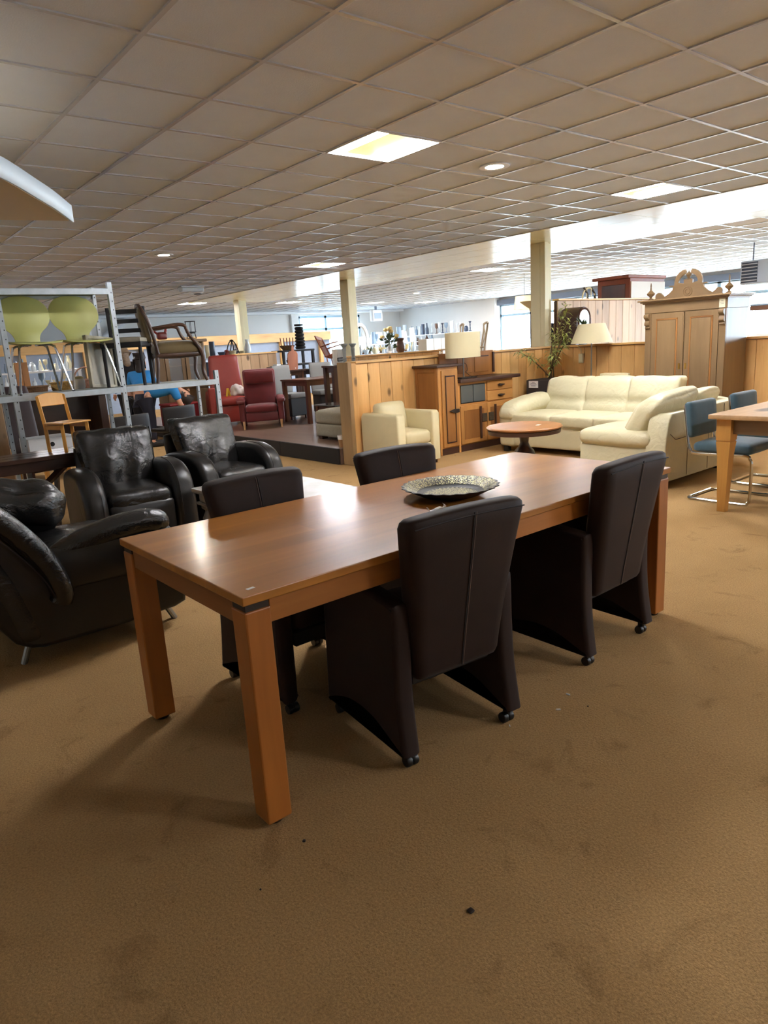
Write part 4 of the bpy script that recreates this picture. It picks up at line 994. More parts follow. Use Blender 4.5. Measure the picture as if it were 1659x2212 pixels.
# longcase clock
t = thing('longcase_clock', 'dark brown longcase clock with arched glass hood before the pale plank wall', 'clock', (9.46, 6.74, 0))
bm = BM(); b2(bm, -.20, .20, -.15, .15, 0, .4, .006); b2(bm, -.15, .15, -.13, .13, .4, 1.3, .006); mesh_obj('case', bm, MT['darkwoodz'], t)
ho = [(-.19, 1.3), (.19, 1.3), (.19, 1.66)] + arc(0, 1.66, .17, 0, PI, 12) + [(-.19, 1.66)]
bm = BM(); prism(bm, ho, -.17, .17, 'xz', .006, 1); hd = mesh_obj('hood', bm, MT['darkwoodz'], t)
ar = [(-.125, 1.36), (.125, 1.36), (.125, 1.66)] + arc(0, 1.66, .125, 0, PI, 12) + [(-.125, 1.66)]
bm = BM(); prism(bm, ar, -.178, -.171, 'xz'); mesh_obj('glass_dial', bm, plain('dial_glass', (176, 196, 206), .04, coat=1), hd)
bm = BM(); tube(bm, [(x, -.175, z) for x, z in [(.145, 1.34), (.145, 1.66)] + arc(0, 1.66, .145, 0, PI, 14) + [(-.145, 1.34)]], .016, 6); mesh_obj('arch_moulding', bm, MT['cherry'], hd)
# cabinet behind the tall plank wall
t = thing('tall_cabinet', 'red-brown cabinet with pale back rising above the plank wall', 'cabinet', (12.15, 7.42, 0))
bm = BM(); b2(bm, -.58, .58, -.33, .33, 0, 2.33, .006); mesh_obj('carcass', bm, MT['redwood'], t)
bm = BM(); b2(bm, -.56, .57, -.345, -.33, .05, 2.27, .002); mesh_obj('back_sheet', bm, MT['whitem'], t)
bm = BM(); b2(bm, -.66, .62, -.345, .40, 2.33, 2.385, .01, 1); mesh_obj('cornice', bm, MT['redwood'], t)
bm = BM(); b2(bm, -.59, -.58, -.24, .24, .2, 2.24, .006); mesh_obj('side_panel', bm, MT['cherry'], t)
# bentwood chairs on something behind the partition (seen above the cap)

# ================================================================== STEEL SHELVING AND WHAT STANDS ON IT
SY, SB = 6.62, 7.10
MID, TOP = 1.205, 2.085
t = thing('steel_shelving', 'galvanised steel shelving rack carrying chairs at the left', 'shelving', (2.0, SY, 0))
def G_(x): return x-2.0
def upright(x, y, h, dy):
    bm = BM(); b2(bm, G_(x)-.02, G_(x)+.02, y-SY-.002, y-SY+.002, 0, h); b2(bm, G_(x)-.02, G_(x)-.016, y-SY, y-SY+dy*.04, 0, h)
    u = mesh_obj('upright', bm, MT['galv'], t)
    bm = BM(); k = .1
    while k < h-.05:
        box(bm, (G_(x)+.006, y-SY-.003, k), (.007, .002, .012)); k += .075
    o = mesh_obj('slot_holes', bm, MT['blackm'], u); o['kind'] = 'stuff'
for x, h in ((1.36, 2.14), (2.29, 2.14), (3.24, 1.295)):
    upright(x, SY, h, 1); upright(x, SB, h, -1)
upright(.42, SY, 2.14, 1); upright(.42, SB, 2.14, -1)
for nm, x0, x1, z in (('top_shelf', .42, 2.27, TOP), ('mid_shelf', .42, 2.27, MID), ('mid_shelf', 2.31, 3.22, MID)):
    bm = BM(); b2(bm, G_(x0), G_(x1), .01, SB-SY-.01, z-.02, z); s_ = mesh_obj(nm, bm, MT['galv_dk'], t)
    for y in (-.004, SB-SY-.006):
        bm = BM(); b2(bm, G_(x0), G_(x1), y, y+.01, z-.05, z+.002, .002); mesh_obj('edge_beam', bm, MT['galv'], s_)

def butterfly_chair(label):
    t = thing('green_chair', label, 'chair', (0, 0, 0), 0, 'lime green shell chairs')
    # front faces -y ; we see the front of the backrest
    prof = [(-.112, .44), (-.112, .48), (-.135, .53), (-.195, .585), (-.232, .655), (-.225, .745), (-.17, .815), (-.085, .85), (0, .858)]
    prof = curve2([(a*.94, b) for a, b in prof], 5); out = prof + [(-a, b) for a, b in prof[::-1][1:]]
    bm = BM(); prism(bm, out, -.006, .006, 'xz', .003, 1)
    for v in bm.verts:
        k = max(0, v.co.z-.46); v.co.y += .17+.16*k-.7*v.co.x**2
    bk = mesh_obj('backrest', bm, MT['green'], t, ang=1.0)
    st = curve2([(-.11, .175), (-.14, .12), (-.20, .02), (-.22, -.1), (-.19, -.2), (-.08, -.235), (0, -.24)], 5); out = st + [(-a, b) for a, b in st[::-1][1:]]
    bm = BM(); prism(bm, out, .430, .442, 'xy', .003, 1)
    for v in bm.verts: v.co.z += -.10*max(0, -.12-v.co.y)+.25*v.co.x**2
    mesh_obj('seat', bm, MT['green'], t, ang=1.0)
    for sx in (-1, 1):
        for sy in (-1, 1):
            a = bez([(sx*.03, sy*.04, .42), (sx*.10, sy*.09, .42), (sx*.135, sy*.115, .405), (sx*.15, sy*.13, .37), (sx*.215, sy*.215, 0)], 5)
            bm = BM(); tube(bm, a, .010, 8); lg = mesh_obj('leg', bm, MT['chrome'], t)
            bm = BM(); tube(bm, [a[-1]+Vector((0, 0, .012)), a[-1]], .0115, 8); mesh_obj('foot_cap', bm, MT['blackp'], lg)
    return t
g = butterfly_chair('lime green shell chair on the steel shelf, left of the two'); g.location = (aty(55, 700, 6.98).x, 6.84, MID)
dup(g, (aty(165, 700, 6.98).x, 6.84, MID), .0, 'lime green shell chair on the steel shelf, right of the two beside the framed panel')
# framed panel leaning
t = thing('framed_panel', 'old pale framed canvas leaning at the shelf upright', 'picture', (2.19, 6.88, MID), rot=(-.06, .08, .55))
bm = BM(); b2(bm, -.15, .15, -.008, .008, .01, .46); mesh_obj('canvas', bm, plain('grey_canvas', (176, 172, 160), .85, var=.1), t)
for (a, b, c_, d) in ((-.17, -.14, 0, .48), (.14, .17, 0, .48), (-.17, .17, 0, .03), (-.17, .17, .45, .48)):
    bm = BM(); b2(bm, a, b, -.02, .02, c_, d, .003); mesh_obj('frame', bm, plain('worn_cream_frame', (190, 182, 160), .7, var=.2), t)
# dark ladder-back chair
t = thing('ladder_back_chair', 'dark ladder-back chair with grey padded seat on the shelf', 'chair', (2.47, 6.88, MID), 0)
# its back stands to +x; seat runs towards -x
for y in (-.17, .17):
    bm = BM(); tube(bm, [(.12, y, 0), (.09, y, .40), (.085, y, .74)], .019, 8); mesh_obj('back_post', bm, MT['blackm'], t)
    bm = BM(); tube(bm, [(-.20, y, 0), (-.20, y, .40)], .017, 8); mesh_obj('leg', bm, MT['blackm'], t)
bm = BM(); b2(bm, -.22, .10, -.19, .19, .36, .41, .006); mesh_obj('seat_rail', bm, MT['blackm'], t)
bm = BM(); cushion(bm, (-.06, 0, .425), (.33, .38, .05), .02, 6, (0, 0, .008)); mesh_obj('seat_pad', bm, MT['greyf'], t)
for k in range(3):
    bm = BM(); box(bm, (.087, 0, .52+k*.09), (.015, .32, .04), .003); mesh_obj('back_slat', bm, MT['blackm'], t)
t.rotation_euler = (0, 0, .95)
# carved armchair
def louis():
    t = thing('carved_armchair', 'carved walnut armchair with olive velvet seat on the shelf end', 'chair', (2.92, 6.87, MID), 0)
    # faces +x ; back at -x
    for s in (-1, 1):
        bm = BM(); a = bez([(.235, s*.20, .30), (.25, s*.215, .22), (.235, s*.205, .1), (.265, s*.215, 0)], 5); tube(bm, a, .018, 8, rr=[.024-.0006*i for i in range(len(a))]); mesh_obj('leg', bm, MT['walnut'], t)
        bm = BM(); a = bez([(-.185, s*.17, .30), (-.19, s*.175, .15), (-.215, s*.18, 0)], 5); tube(bm, a, .016, 8); mesh_obj('leg', bm, MT['walnut'], t)
        bm = BM(); a = bez([(-.22, s*.185, .52), (-.10, s*.215, .535), (.04, s*.225, .55), (.10, s*.225, .535), (.115, s*.222, .50), (.14, s*.22, .44), (.20, s*.21, .36), (.235, s*.20, .30)], 4); tube(bm, a, .017, 8); ar = mesh_obj('arm', bm, MT['walnut'], t)
        bm = BM(); a = bez([(-.17, s*.18, .28), (-.20, s*.19, .45), (-.235, s*.195, .60), (-.275, s*.17, .70), (-.29, s*.10, .745), (-.295, 0, .755)], 4); tube(bm, a, .018, 8); mesh_obj('back_frame', bm, MT['walnut'], t)
    bm = BM(); cushion(bm, (-.235, 0, .56), (.05, .34, .34), .02, 8, (.02, 0, 0), fn=lambda q: (q.x-.14*(q.z+.17), q.y, q.z)); mesh_obj('back_pad', bm, MT['upholst'], t, ang=1.2)
    bm = BM(); cushion(bm, (.03, 0, .325), (.45, .40, .12), .05, 10, (0, 0, .02)); mesh_obj('seat_pad', bm, MT['upholst'], t, ang=1.3)
    bm = BM(); cushion(bm, (.03, 0, .265), (.44, .40, .05), .02, 6, (0, 0, .01)); mesh_obj('seat_rail', bm, MT['walnut'], t, ang=1.2)
    t.rotation_euler = (0, 0, -.25)
louis()
# dark table under the shelf and a yellow child's chair on it
t = thing('dark_table', 'dark brown slatted table with crossed legs at the left behind the lounge chair', 'table', (.95, 6.38, 0))
for k in range(3):
    bm = BM(); b2(bm, -.85, .88, -.24+k*.16, -.24+k*.16+.155, .685, .72, .004, 1); mesh_obj('slat', bm, MT['darkwood'], t)
bm = BM(); b2(bm, -.8, .68, -.22, -.19, .60, .685, .003); mesh_obj('apron', bm, MT['darkwood'], t)
bm = BM(); b2(bm, -.8, .68, .17, .20, .60, .685, .003); mesh_obj('apron', bm, MT['darkwood'], t)
for s in (-1, 1):
    bm = BM(); tube(bm, [(.62, -.15, .62), (.22, -.15, .30), (-.15, -.15, .02)], .03, 4); mesh_obj('leg', bm, MT['darkwoodz'], t) if s < 0 else None
    bm = BM(); tube(bm, [(.62*s, .15, .62), (.55*s, .16, .0)], .024, 4); mesh_obj('leg', bm, MT['darkwoodz'], t)
def kid_chair():
    t = thing('child_chair', "small yellow beech child's chair standing on the dark table", 'chair', (1.66, 6.37, .72), 0)
    for s in (-1, 1):
        bm = BM(); tube(bm, [(s*.125, .10, 0), (s*.125, .105, .22), (s*.125, .15, .47)], .017, 4, rr=[.018, .019, .017]); mesh_obj('back_leg', bm, MT['beech'], t)
        bm = BM(); tube(bm, [(s*.12, -.12, 0), (s*.12, -.115, .23)], .018, 4); mesh_obj('front_leg', bm, MT['beech'], t)
        bm = BM(); b2(bm, s*.125-.01, s*.125+.01, -.12, .10, .19, .23, .003); mesh_obj('side_rail', bm, MT['beech'], t)
    bm = BM(); prism(bm, [(-.135, .235), (.135, .235), (.135, .248), (-.135, .248)], -.16, .12, 'xz', .004, 2); mesh_obj('seat', bm, MT['beech'], t)
    pr = [(-.13, .385), (.13, .385)] + curve2([(.13, .475), (.07, .49), (0, .495), (-.07, .49), (-.13, .475)], 4)
    bm = BM(); prism(bm, pr, .118, .132, 'xz', .004, 1)
    for v in bm.verts: v.co.y += .02-.5*v.co.x**2+.2*(v.co.z-.4)
    mesh_obj('backrest', bm, MT['beech'], t)
    t.rotation_euler = (0, 0, .35)
kid_chair()

# ---- stuff behind the rack
def crate(name, label, cat, p, s, mat, rz=0, hole=False):
    t = thing(name, label, cat, p, rz); w_, d, h = s; th = .015
    for nm, a in (('front', (-w_/2, w_/2, -d/2, -d/2+th)), ('back', (-w_/2, w_/2, d/2-th, d/2)), ('side', (-w_/2, -w_/2+th, -d/2+th, d/2-th)), ('side', (w_/2-th, w_/2, -d/2+th, d/2-th))):
        bm = BM(); b2(bm, *a, 0, h, .002); mesh_obj(nm, bm, mat, t)
    bm = BM(); b2(bm, -w_/2+th, w_/2-th, -d/2+th, d/2-th, 0, th); mesh_obj('bottom', bm, mat, t)
    if hole:
        b = BM(); lathe(b, [(0, -.002), (.022, -.002), (.022, .002), (0, .002)], 16); b.transform(Matrix.Translation((0, -d/2-.001, h*.55)) @ rx_(PI/2)); mesh_obj('finger_hole', b, MT['blackm'], t)
    return t
# maroon recliner behind the rack
t = thing('maroon_chair', 'dark maroon leather chair with wooden arms behind the steel rack', 'chair', (1.72, 8.0, 0), .2)
bm = BM(); cushion(bm, (-.05, .18, .86), (.46, .10, .78), .03, 8, fn=lambda q: (q.x*(1+.12*q.z), q.y+.2*(q.z+.4), q.z)); mesh_obj('backrest', bm, MT['maroon'], t, ang=1.2)
bm = BM(); cushion(bm, (-.05, -.1, .44), (.48, .5, .12), .04, 6); mesh_obj('seat', bm, MT['maroon'], t, ang=1.2)
for s in (-1, 1):
    bm = BM(); tube(bm, bez([(s*.27-.05, .24, .58), (s*.28-.05, .05, .66), (s*.28-.05, -.2, .64), (s*.28-.05, -.3, .6)], 5), .022, 8); mesh_obj('arm', bm, MT['beech'], t)
    for y in (-.28, .22): bm = BM(); b2(bm, s*.25-.07, s*.25-.03, y-.02, y+.02, 0, .6); mesh_obj('leg', bm, MT['beech'], t)
crate('storage_box', 'white drawer box with round finger hole below the yellow chair', 'box', (1.72, 7.36, .62), (.42, .3, .15), MT['white'], .05, True)
crate('white_tray', 'plain white box below the shelf right of the yellow chair', 'box', (2.22, 7.36, .62), (.36, .3, .14), MT['white'], .05)
for k, (x, lab) in enumerate(((1.72, 'low dark bench carrying the white drawer box'),)):
    t = thing('low_bench', lab, 'bench', (1.95, 7.36, 0))
    bm = BM(); b2(bm, -.5, .5, -.17, .17, .58, .62, .004); mesh_obj('top', bm, MT['darkwood'], t)
    for sx in (-1, 1):
        for sy in (-1, 1): bm = BM(); b2(bm, sx*.45-.025, sx*.45+.025, sy*.13-.025, sy*.13+.025, 0, .58); mesh_obj('leg', bm, MT['darkwoodz'], t)
t = thing('plank_screen', 'tall unfinished pine board panel at the left edge behind the rack', 'panel', (1.33, 7.6, 0))
for k in range(2): bm = BM(); b2(bm, -.14+k*.12, -.025+k*.12, -.02, .02, 0, 1.35, .004); mesh_obj('board', bm, MT['pine_pale'], t)
# dark brown desk with baskets
t = thing('dark_desk', 'dark brown writing desk with baskets behind the green chairs', 'desk', (2.5, 9.9, 0))
bm = BM(); b2(bm, -.7, .6, -.3, .3, 1.02, 1.06, .006); mesh_obj('top', bm, MT['darkwood'], t)
for sx in (-.62, .52):
    bm = BM(); b2(bm, sx-.05, sx+.05, -.27, .27, 0, 1.02, .006); mesh_obj('side', bm, MT['darkwoodz'], t)
bm = BM(); b2(bm, -.57, .47, .2, .24, .2, 1.02); mesh_obj('back', bm, MT['darkwood'], t)
def basket(label, p, r, h, mat, handle=False):
    t = thing('basket', label, 'basket', p, 0, 'baskets behind the rack'); bm = BM(); lathe(bm, [(r*.8, 0), (r*.95, h*.5), (r, h), (r*.94, h), (r*.75, .01)], 18, cap=False); mesh_obj('body', bm, mat, t)
    bm = BM(); lathe(bm, [(0, 0), (r*.8, 0), (r*.8, .01), (0, .01)], 18); mesh_obj('bottom', bm, mat, t)
    bm = BM(); tube(bm, [(r*math.cos(k*PI/10), r*math.sin(k*PI/10), h) for k in range(20)], .012, 6, closed=True); mesh_obj('rim', bm, mat, t)
    if handle: bm = BM(); tube(bm, [(r*math.cos(k*PI/10), 0, h+r*1.1*math.sin(k*PI/10)) for k in range(11)], .01, 6); mesh_obj('handle', bm, mat, t)
basket('brown wicker basket on the dark desk, left one', (2.25, 9.8, 1.06), .16, .13, MT['basket'])
basket('golden woven basket on the dark desk, right one', (2.62, 9.8, 1.06), .17, .16, plain('gold_wicker', (150, 118, 60), .7, var=.4, vs=50, bump=.4, bs=80))
basket('pinkish wicker basket with handle beside the glass jar', (2.93, 9.9, 1.06), .15, .17, plain('pink_wicker', (150, 112, 96), .7, var=.3, vs=50), True)
t = thing('glass_jar', 'clear glass jar with a gold paper top on the steel shelf', 'jar', (2.02, 7.04, MID)); bm = BM(); lathe(bm, [(.04, 0), (.05, .02), (.052, .08), (.042, .1), (.045, .11), (.04, .105)], 16, cap=False); mesh_obj('jar', bm, MT['glassc'], t)
bm = BM(); lathe(bm, [(.0, .125), (.03, .12), (.045, .105), (.05, .11), (.04, .095)], 12); mesh_obj('top', bm, MT['vase_y'], t)
# black office chairs with chrome bars behind the club chairs
for (p, lab) in (((3.05, 9.1, 0), 'black plastic chair behind the steel upright'), ((4.02, 9.83, 0), 'black plastic chair in front of the stooping person')):
    t = thing('black_chair', lab, 'chair', p, .3, group='black plastic chairs')
    bm = BM(); cushion(bm, (0, -.22, .60), (.58, .04, .34), .018, 6, fn=lambda q: (q.x, q.y+.5*q.x**2, q.z)); mesh_obj('backrest', bm, MT['blackm'], t, ang=1.2)
    bm = BM(); cushion(bm, (0, 0, .44), (.46, .44, .05), .02, 6); mesh_obj('seat', bm, MT['blackm'], t, ang=1.2)
    for s in (-1, 1):
        bm = BM(); tube(bm, bez([(s*.22, -.24, .6), (s*.22, -.22, .44), (s*.22, .2, .42), (s*.22, .24, .38), (s*.22, .24, .04), (s*.22, .2, .012), (s*.22, -.24, .012)], 4), .012, 8); mesh_obj('frame', bm, MT['blackp'], t)

# ================================================================== RED ARMCHAIRS ON THE PLATFORM
t = thing('red_recliner', 'red armchair with velour back, wine leather arms and wooden legs on the platform', 'armchair', (5.93, 10.56, PZ), -.52)
# faces -y locally
for s in (-1, 1):
    out = [(-.30, .14), (-.10, .10), (.15, .04), (.36, .0), (.37, .08), (.34, .36), (.20, .44), (-.15, .47), (-.28, .46), (-.33, .42), (-.31, .36), (-.30, .25)]
    bm = BM(); x0, x1 = s*.27, s*.37; prism(bm, out, min(x0, x1), max(x0, x1), 'yz', .02, 2); a = mesh_obj('side_panel', bm, MT['darkred'], t, ang=1.1)
    bm = BM(); cushion(bm, (s*.33, -.03, .475), (.14, .66, .075), .03, 8, (0, 0, .015), fn=lambda q: (q.x, q.y, q.z-.25*max(0, -q.y-.2)**1.3)); mesh_obj('arm_pad', bm, MT['darkred'], a, ang=1.2)
    bm = BM(); tube(bm, [(s*.31, -.27, .18), (s*.31, -.28, 0)], .02, 6, rr=[.026, .018]); mesh_obj('leg', bm, MT['beech_pale'], t)
bm = BM(); cushion(bm, (0, .22, .63), (.55, .17, .68), .05, 12, (0, .03, 0), fn=lambda q: (q.x*(1+.05*q.z), q.y+.22*(q.z+.34)-(.02 if (q.z > .1 and q.y < 0) else 0), q.z)); mesh_obj('backrest', bm, MT['redf'], t, ang=1.2)
bm = BM(); cushion(bm, (0, .135, .84), (.50, .07, .22), .03, 8, (0, .02, 0)); mesh_obj('head_cushion', bm, MT['redf'], t, ang=1.2)
bm = BM(); cushion(bm, (0, -.08, .33), (.54, .5, .12), .05, 8, (0, 0, .02)); mesh_obj('seat', bm, MT['redf'], t, ang=1.2)
bm = BM(); cushion(bm, (0, -.06, .20), (.54, .48, .16), .02, 5); mesh_obj('front_apron', bm, MT['darkred'], t, ang=1.2)
t = thing('red_highback', 'red leather high-back armchair with a cloth and yellow sign on its seat', 'armchair', (6.0, 11.85, PZ), -.35)
bm = BM(); cushion(bm, (0, .26, .80), (.58, .13, .88), .05, 10, (0, .02, 0), fn=lambda q: (q.x*(1-.18*q.z), q.y+.12*(q.z+.4), q.z)); mesh_obj('backrest', bm, MT['redl'], t, ang=1.2)
for s in (-1, 1):
    bm = BM(); x0, x1 = s*.27, s*.40; prism(bm, [(-.32, .02), (.34, .02), (.34, .52)] + curve2([(.2, .60), (0, .62), (-.25, .66), (-.33, .68), (-.345, .64)], 4), min(x0, x1), max(x0, x1), 'yz', .03, 3); mesh_obj('arm', bm, MT['redl'], t, ang=1.2)
bm = BM(); cushion(bm, (0, -.08, .42), (.54, .56, .16), .06, 8, (0, 0, .02)); mesh_obj('seat', bm, MT['redl'], t, ang=1.2)
bm = BM(); cushion(bm, (0, -.08, .19), (.54, .5, .30), .03, 5); mesh_obj('base', bm, MT['redl'], t, ang=1.2)
t = thing('grey_cloth', 'crumpled pale cloth lying on the red high-back armchair', 'cloth', (6.1, 11.66, PZ+.51)); bm = BM(); cushion(bm, (0, 0, .07), (.26, .2, .16), .05, 10, (0, 0, .05), wr=.05, wf=14); mesh_obj('folded_cloth', bm, plain('pale_cloth', (206, 194, 188), .9), t, ang=1.4)
t = thing('yellow_card', 'small yellow folded sign on the red high-back armchair', 'sign', (5.86, 11.6, PZ+.51)); 
for s in (-1, 1): bm = BM(); box(bm, (s*.018, 0, .07), (.006, .07, .15), .001, rot=ry_(-s*.2)); mesh_obj('panel', bm, plain('yellow_plastic', (228, 190, 40), .5), t)
t = thing('red_box', 'dark red low box stool left of the red high-back armchair', 'stool', (5.35, 12.6, PZ)); bm = BM(); b2(bm, -.3, .3, -.25, .25, .0, .38, .02, 2); mesh_obj('body', bm, plain('deep_red', (128, 20, 28), .6), t)
bm = BM(); b2(bm, -.31, .31, -.26, .26, .38, .42, .015, 2); mesh_obj('lid', bm, plain('deep_red2', (140, 24, 32), .5), t)
# ottoman, bin, tables on the platform
t = thing('ottoman', 'grey fabric ottoman with dark block feet at the platform edge', 'ottoman', (5.78, 7.92, PZ), 0)
bm = BM(); cushion(bm, (0, 0, .13), (.62, .66, .18), .02, 6); mesh_obj('base', bm, MT['greyf'], t, ang=1.2)
bm = BM(); cushion(bm, (0, 0, .31), (.64, .68, .19), .05, 8, (0, 0, .03)); mesh_obj('cushion', bm, MT['greyf'], t, ang=1.2)
for sx in (-1, 1):
    for sy in (-1, 1): bm = BM(); box(bm, (sx*.24, sy*.26, .022), (.1, .08, .044), .004); mesh_obj('foot', bm, MT['ebony'], t)
t = thing('waste_bin', 'small beige bin on the platform beside the partition end', 'bin', (5.17, 7.20, PZ)); bm = BM(); lathe(bm, [(.05, 0), (.065, .14), (.06, .14), (.047, .005)], 18, cap=False); mesh_obj('body', bm, MT['beech_pale'], t)
bm = BM(); lathe(bm, [(.064, .10), (.069, .15), (.06, .15), (.058, .1)], 18, cap=False); mesh_obj('liner', bm, MT['paper'], t)
bm = BM(); lathe(bm, [(0, 0), (.05, 0), (.05, .004), (0, .004)], 14); mesh_obj('bottom', bm, MT['beech_pale'], t)
def simple_table(name, label, p, sx, sy, h, mt, ml, th=.03, lw=.035, apron=.08):
    t = thing(name, label, 'table', p)
    bm = BM(); b2(bm, -sx, sx, -sy, sy, h-th, h, .005, 1); mesh_obj('tabletop', bm, mt, t)
    for a in (-1, 1):
        bm = BM(); b2(bm, -sx+.06, sx-.06, a*(sy-.05)-.012, a*(sy-.05)+.012, h-th-apron, h-th); mesh_obj('apron', bm, ml, t)
        bm = BM(); b2(bm, a*(sx-.05)-.012, a*(sx-.05)+.012, -sy+.06, sy-.06, h-th-apron, h-th); mesh_obj('apron', bm, ml, t)
        for b in (-1, 1): bm = BM(); b2(bm, a*(sx-.05)-lw, a*(sx-.05)+lw, b*(sy-.05)-lw, b*(sy-.05)+lw, 0, h-th, .004); mesh_obj('leg', bm, ml, t)
    return t
simple_table('cherry_table', 'reddish brown dining table behind the grey ottoman', (7.27, 10.45, PZ), .74, .42, .75, MT['cherry'], MT['cherry'])
t = simple_table('glass_coffee_table', 'low red-brown table with glass top touching the grey ottoman', (6.35, 8.56, PZ), .5, .28, .43, plain('smoked_glass', (70, 74, 80), .06, coat=1), MT['cherry'], .02, .03, .05)
def parsons(label, p, rz):
    t = thing('parsons_chair', label, 'chair', p, rz, 'grey and black upholstered chairs')
    bm = BM(); cushion(bm, (0, .2, .72), (.44, .07, .54), .02, 6, fn=lambda q: (q.x, q.y+.1*(q.z+.2), q.z)); mesh_obj('backrest', bm, plain('grey_seat_cloth', (120, 120, 118), .9), t, ang=1.2)
    bm = BM(); cushion(bm, (0, 0, .43), (.44, .44, .1), .02, 6); mesh_obj('seat', bm, plain('grey_seat_cloth2', (120, 120, 118), .9), t, ang=1.2)
    bm = BM(); b2(bm, -.21, .21, -.2, .2, .06, .39, .01); mesh_obj('skirt', bm, MT['blackm'], t)
    for a in (-.18, .18):
        for b in (-.17, .17): bm = BM(); b2(bm, a-.02, a+.02, b-.02, b+.02, 0, .06); mesh_obj('leg', bm, MT['ebony'], t)
parsons('grey upholstered chair at the left end of the cherry table', (6.95, 11.22, PZ), .2)
parsons('grey upholstered chair behind the cherry table', (7.75, 11.22, PZ), -.2)
t = simple_table('dark_high_table', 'dark table farther back behind the cherry table', (8.45, 12.2, PZ), .5, .36, .86, MT['darkwood'], MT['darkwoodz'])
t = simple_table('beech_side_table', 'pale beech stand holding small boxes beside the red armchair', (7.05, 12.0, PZ), .3, .2, .80, MT['beech_pale'], MT['beech_pale'])
bm = BM(); b2(bm, -.24, .24, -.14, .14, .35, .37); mesh_obj('lower_shelf', bm, MT['beech_pale'], t)
for k in range(3):
    bm = BM(); b2(bm, -.05, .05, -.07, .07, 0, .12+.04*k, .004); q = mesh_obj('small_box', bm, (MT['vase_k'], MT['vase_b'], MT['vase_w'])[k], None, (6.86+k*.15, 11.98, PZ+.80)); tag(q, ('slate small box on the beech stand', 'brown small box on the beech stand', 'pale small box on the beech stand')[k], 'box', 'boxes on the beech stand')

# ================================================================== MIDDLE DISTANCE
t = thing('black_shelf', 'black open metal shelf frame behind the pale boards', 'shelf', (8.45, 13.4, PZ))
for sx in (-.38, .38):
    for sy in (-.2, .2): bm = BM(); b2(bm, sx-.025, sx+.025, sy-.025, sy+.025, 0, 1.24); mesh_obj('post', bm, MT['blackm'], t)
for z in (.5, .92, 1.22): bm = BM(); b2(bm, -.42, .42, -.23, .23, z, z+.04, .004); mesh_obj('board', bm, MT['blackm'], t)
z0 = PZ+1.26
t = thing('rod_stack', 'tall stack of black rings standing on the black shelf', 'ornament', (8.62, 13.35, z0))
for k in range(7):
    bm = BM(); r_ = .105-.004*k; tube(bm, [(r_*math.cos(a*PI/9)*.8, r_*math.sin(a*PI/9)*.8, .04+k*.068) for a in range(18)], .034, 8, closed=True); mesh_obj('ring', bm, MT['blackm'], t)
bm = BM(); lathe(bm, [(.09, .5), (.1, .51), (.1, .54), (0, .54)], 16); mesh_obj('cap', bm, MT['blackm'], t)
t = thing('lantern_basket', 'brown wooden basket with upright handles on the black shelf', 'basket', (8.28, 13.35, z0))
bm = BM(); lathe(bm, [(.10, 0), (.15, .06), (.17, .1), (.15, .1), (.09, .01)], 14, cap=False); mesh_obj('bowl', bm, MT['basket'], t)
for k in range(5): bm = BM(); tube(bm, [(-.14+k*.07, 0, .05), (-.16+k*.08, 0, .26)], .012, 5); mesh_obj('stick', bm, MT['redwood'], t)
t = thing('iron_pot', 'black squat iron pot on the upper board of the black shelf', 'pot', (8.34, 13.3, PZ+.96)); bm = BM(); lathe(bm, [(.05, 0), (.12, .03), (.13, .08), (.09, .12), (.1, .13), (0, .13)], 16); mesh_obj('pot', bm, MT['blackm'], t)
bm = BM(); tube(bm, [(.12*math.cos(a*PI/8), 0, .1+.1*math.sin(a*PI/8)) for a in range(9)], .008, 5); mesh_obj('handle', bm, MT['blackm'], t)
# chopping board leaning on a stand
p = aty(630, 768, 12.2)
t = thing('chopping_board', 'large reddish wooden chopping board standing upright before the black shelf', 'board', (p.x, 12.2, 1.06), rot=(.1, 0, .1))
out = [(-.115, 0), (.115, 0), (.125, .03), (.125, .30)] + curve2([(.12, .33), (.08, .37), (.035, .385), (.03, .42), (.022, .47), (0, .48), (-.022, .47), (-.03, .42), (-.035, .385), (-.08, .37), (-.12, .33)], 3) + [(-.125, .30), (-.125, .03)]
bm = BM(); prism(bm, out, -.012, .012, 'xz', .004, 1); mesh_obj('board', bm, MT['board'], t)
bm = BM(); b2(bm, .05, .07, -.0135, -.012, .03, .045); mesh_obj('price_dot', bm, MT['paper'], t)
t = simple_table('display_stand', 'narrow dark stand under the chopping board', (p.x+.03, 12.25, 0), .2, .16, 1.06, MT['darkwood'], MT['darkwoodz'], .03, .025)
# spindle chair lying tilted on a table
t = simple_table('far_table', 'brown table carrying the tilted spindle chair', (9.5, 12.95, 0), .6, .4, .98, MT['redwood'], MT['redwood'])
t = thing('spindle_chair', 'reddish spindle-back chair lying tilted on the far table', 'chair', (9.3, 12.9, 1.09), rot=(-.28, .12, .6))
bm = BM(); b2(bm, -.2, .2, -.2, .2, .2, .23, .006); mesh_obj('seat', bm, MT['redwood'], t)
for s in (-1, 1):
    bm = BM(); tube(bm, [(s*.18, .18, .22), (s*.2, .28, .72)], .016, 6); mesh_obj('back_post', bm, MT['redwood'], t)
    bm = BM(); tube(bm, [(s*.2, .24, .45), (s*.22, -.1, .44), (s*.2, -.2, .42)], .014, 6); mesh_obj('arm', bm, MT['redwood'], t)
    for y in (-.17, .17): bm = BM(); tube(bm, [(s*.15, y, .2), (s*.19, y*1.15, -.1)], .014, 6); mesh_obj('leg', bm, MT['redwood'], t)
bm = BM(); box(bm, (0, .28, .69), (.40, .02, .08), .004); mesh_obj('crest_rail', bm, MT['redwood'], t)
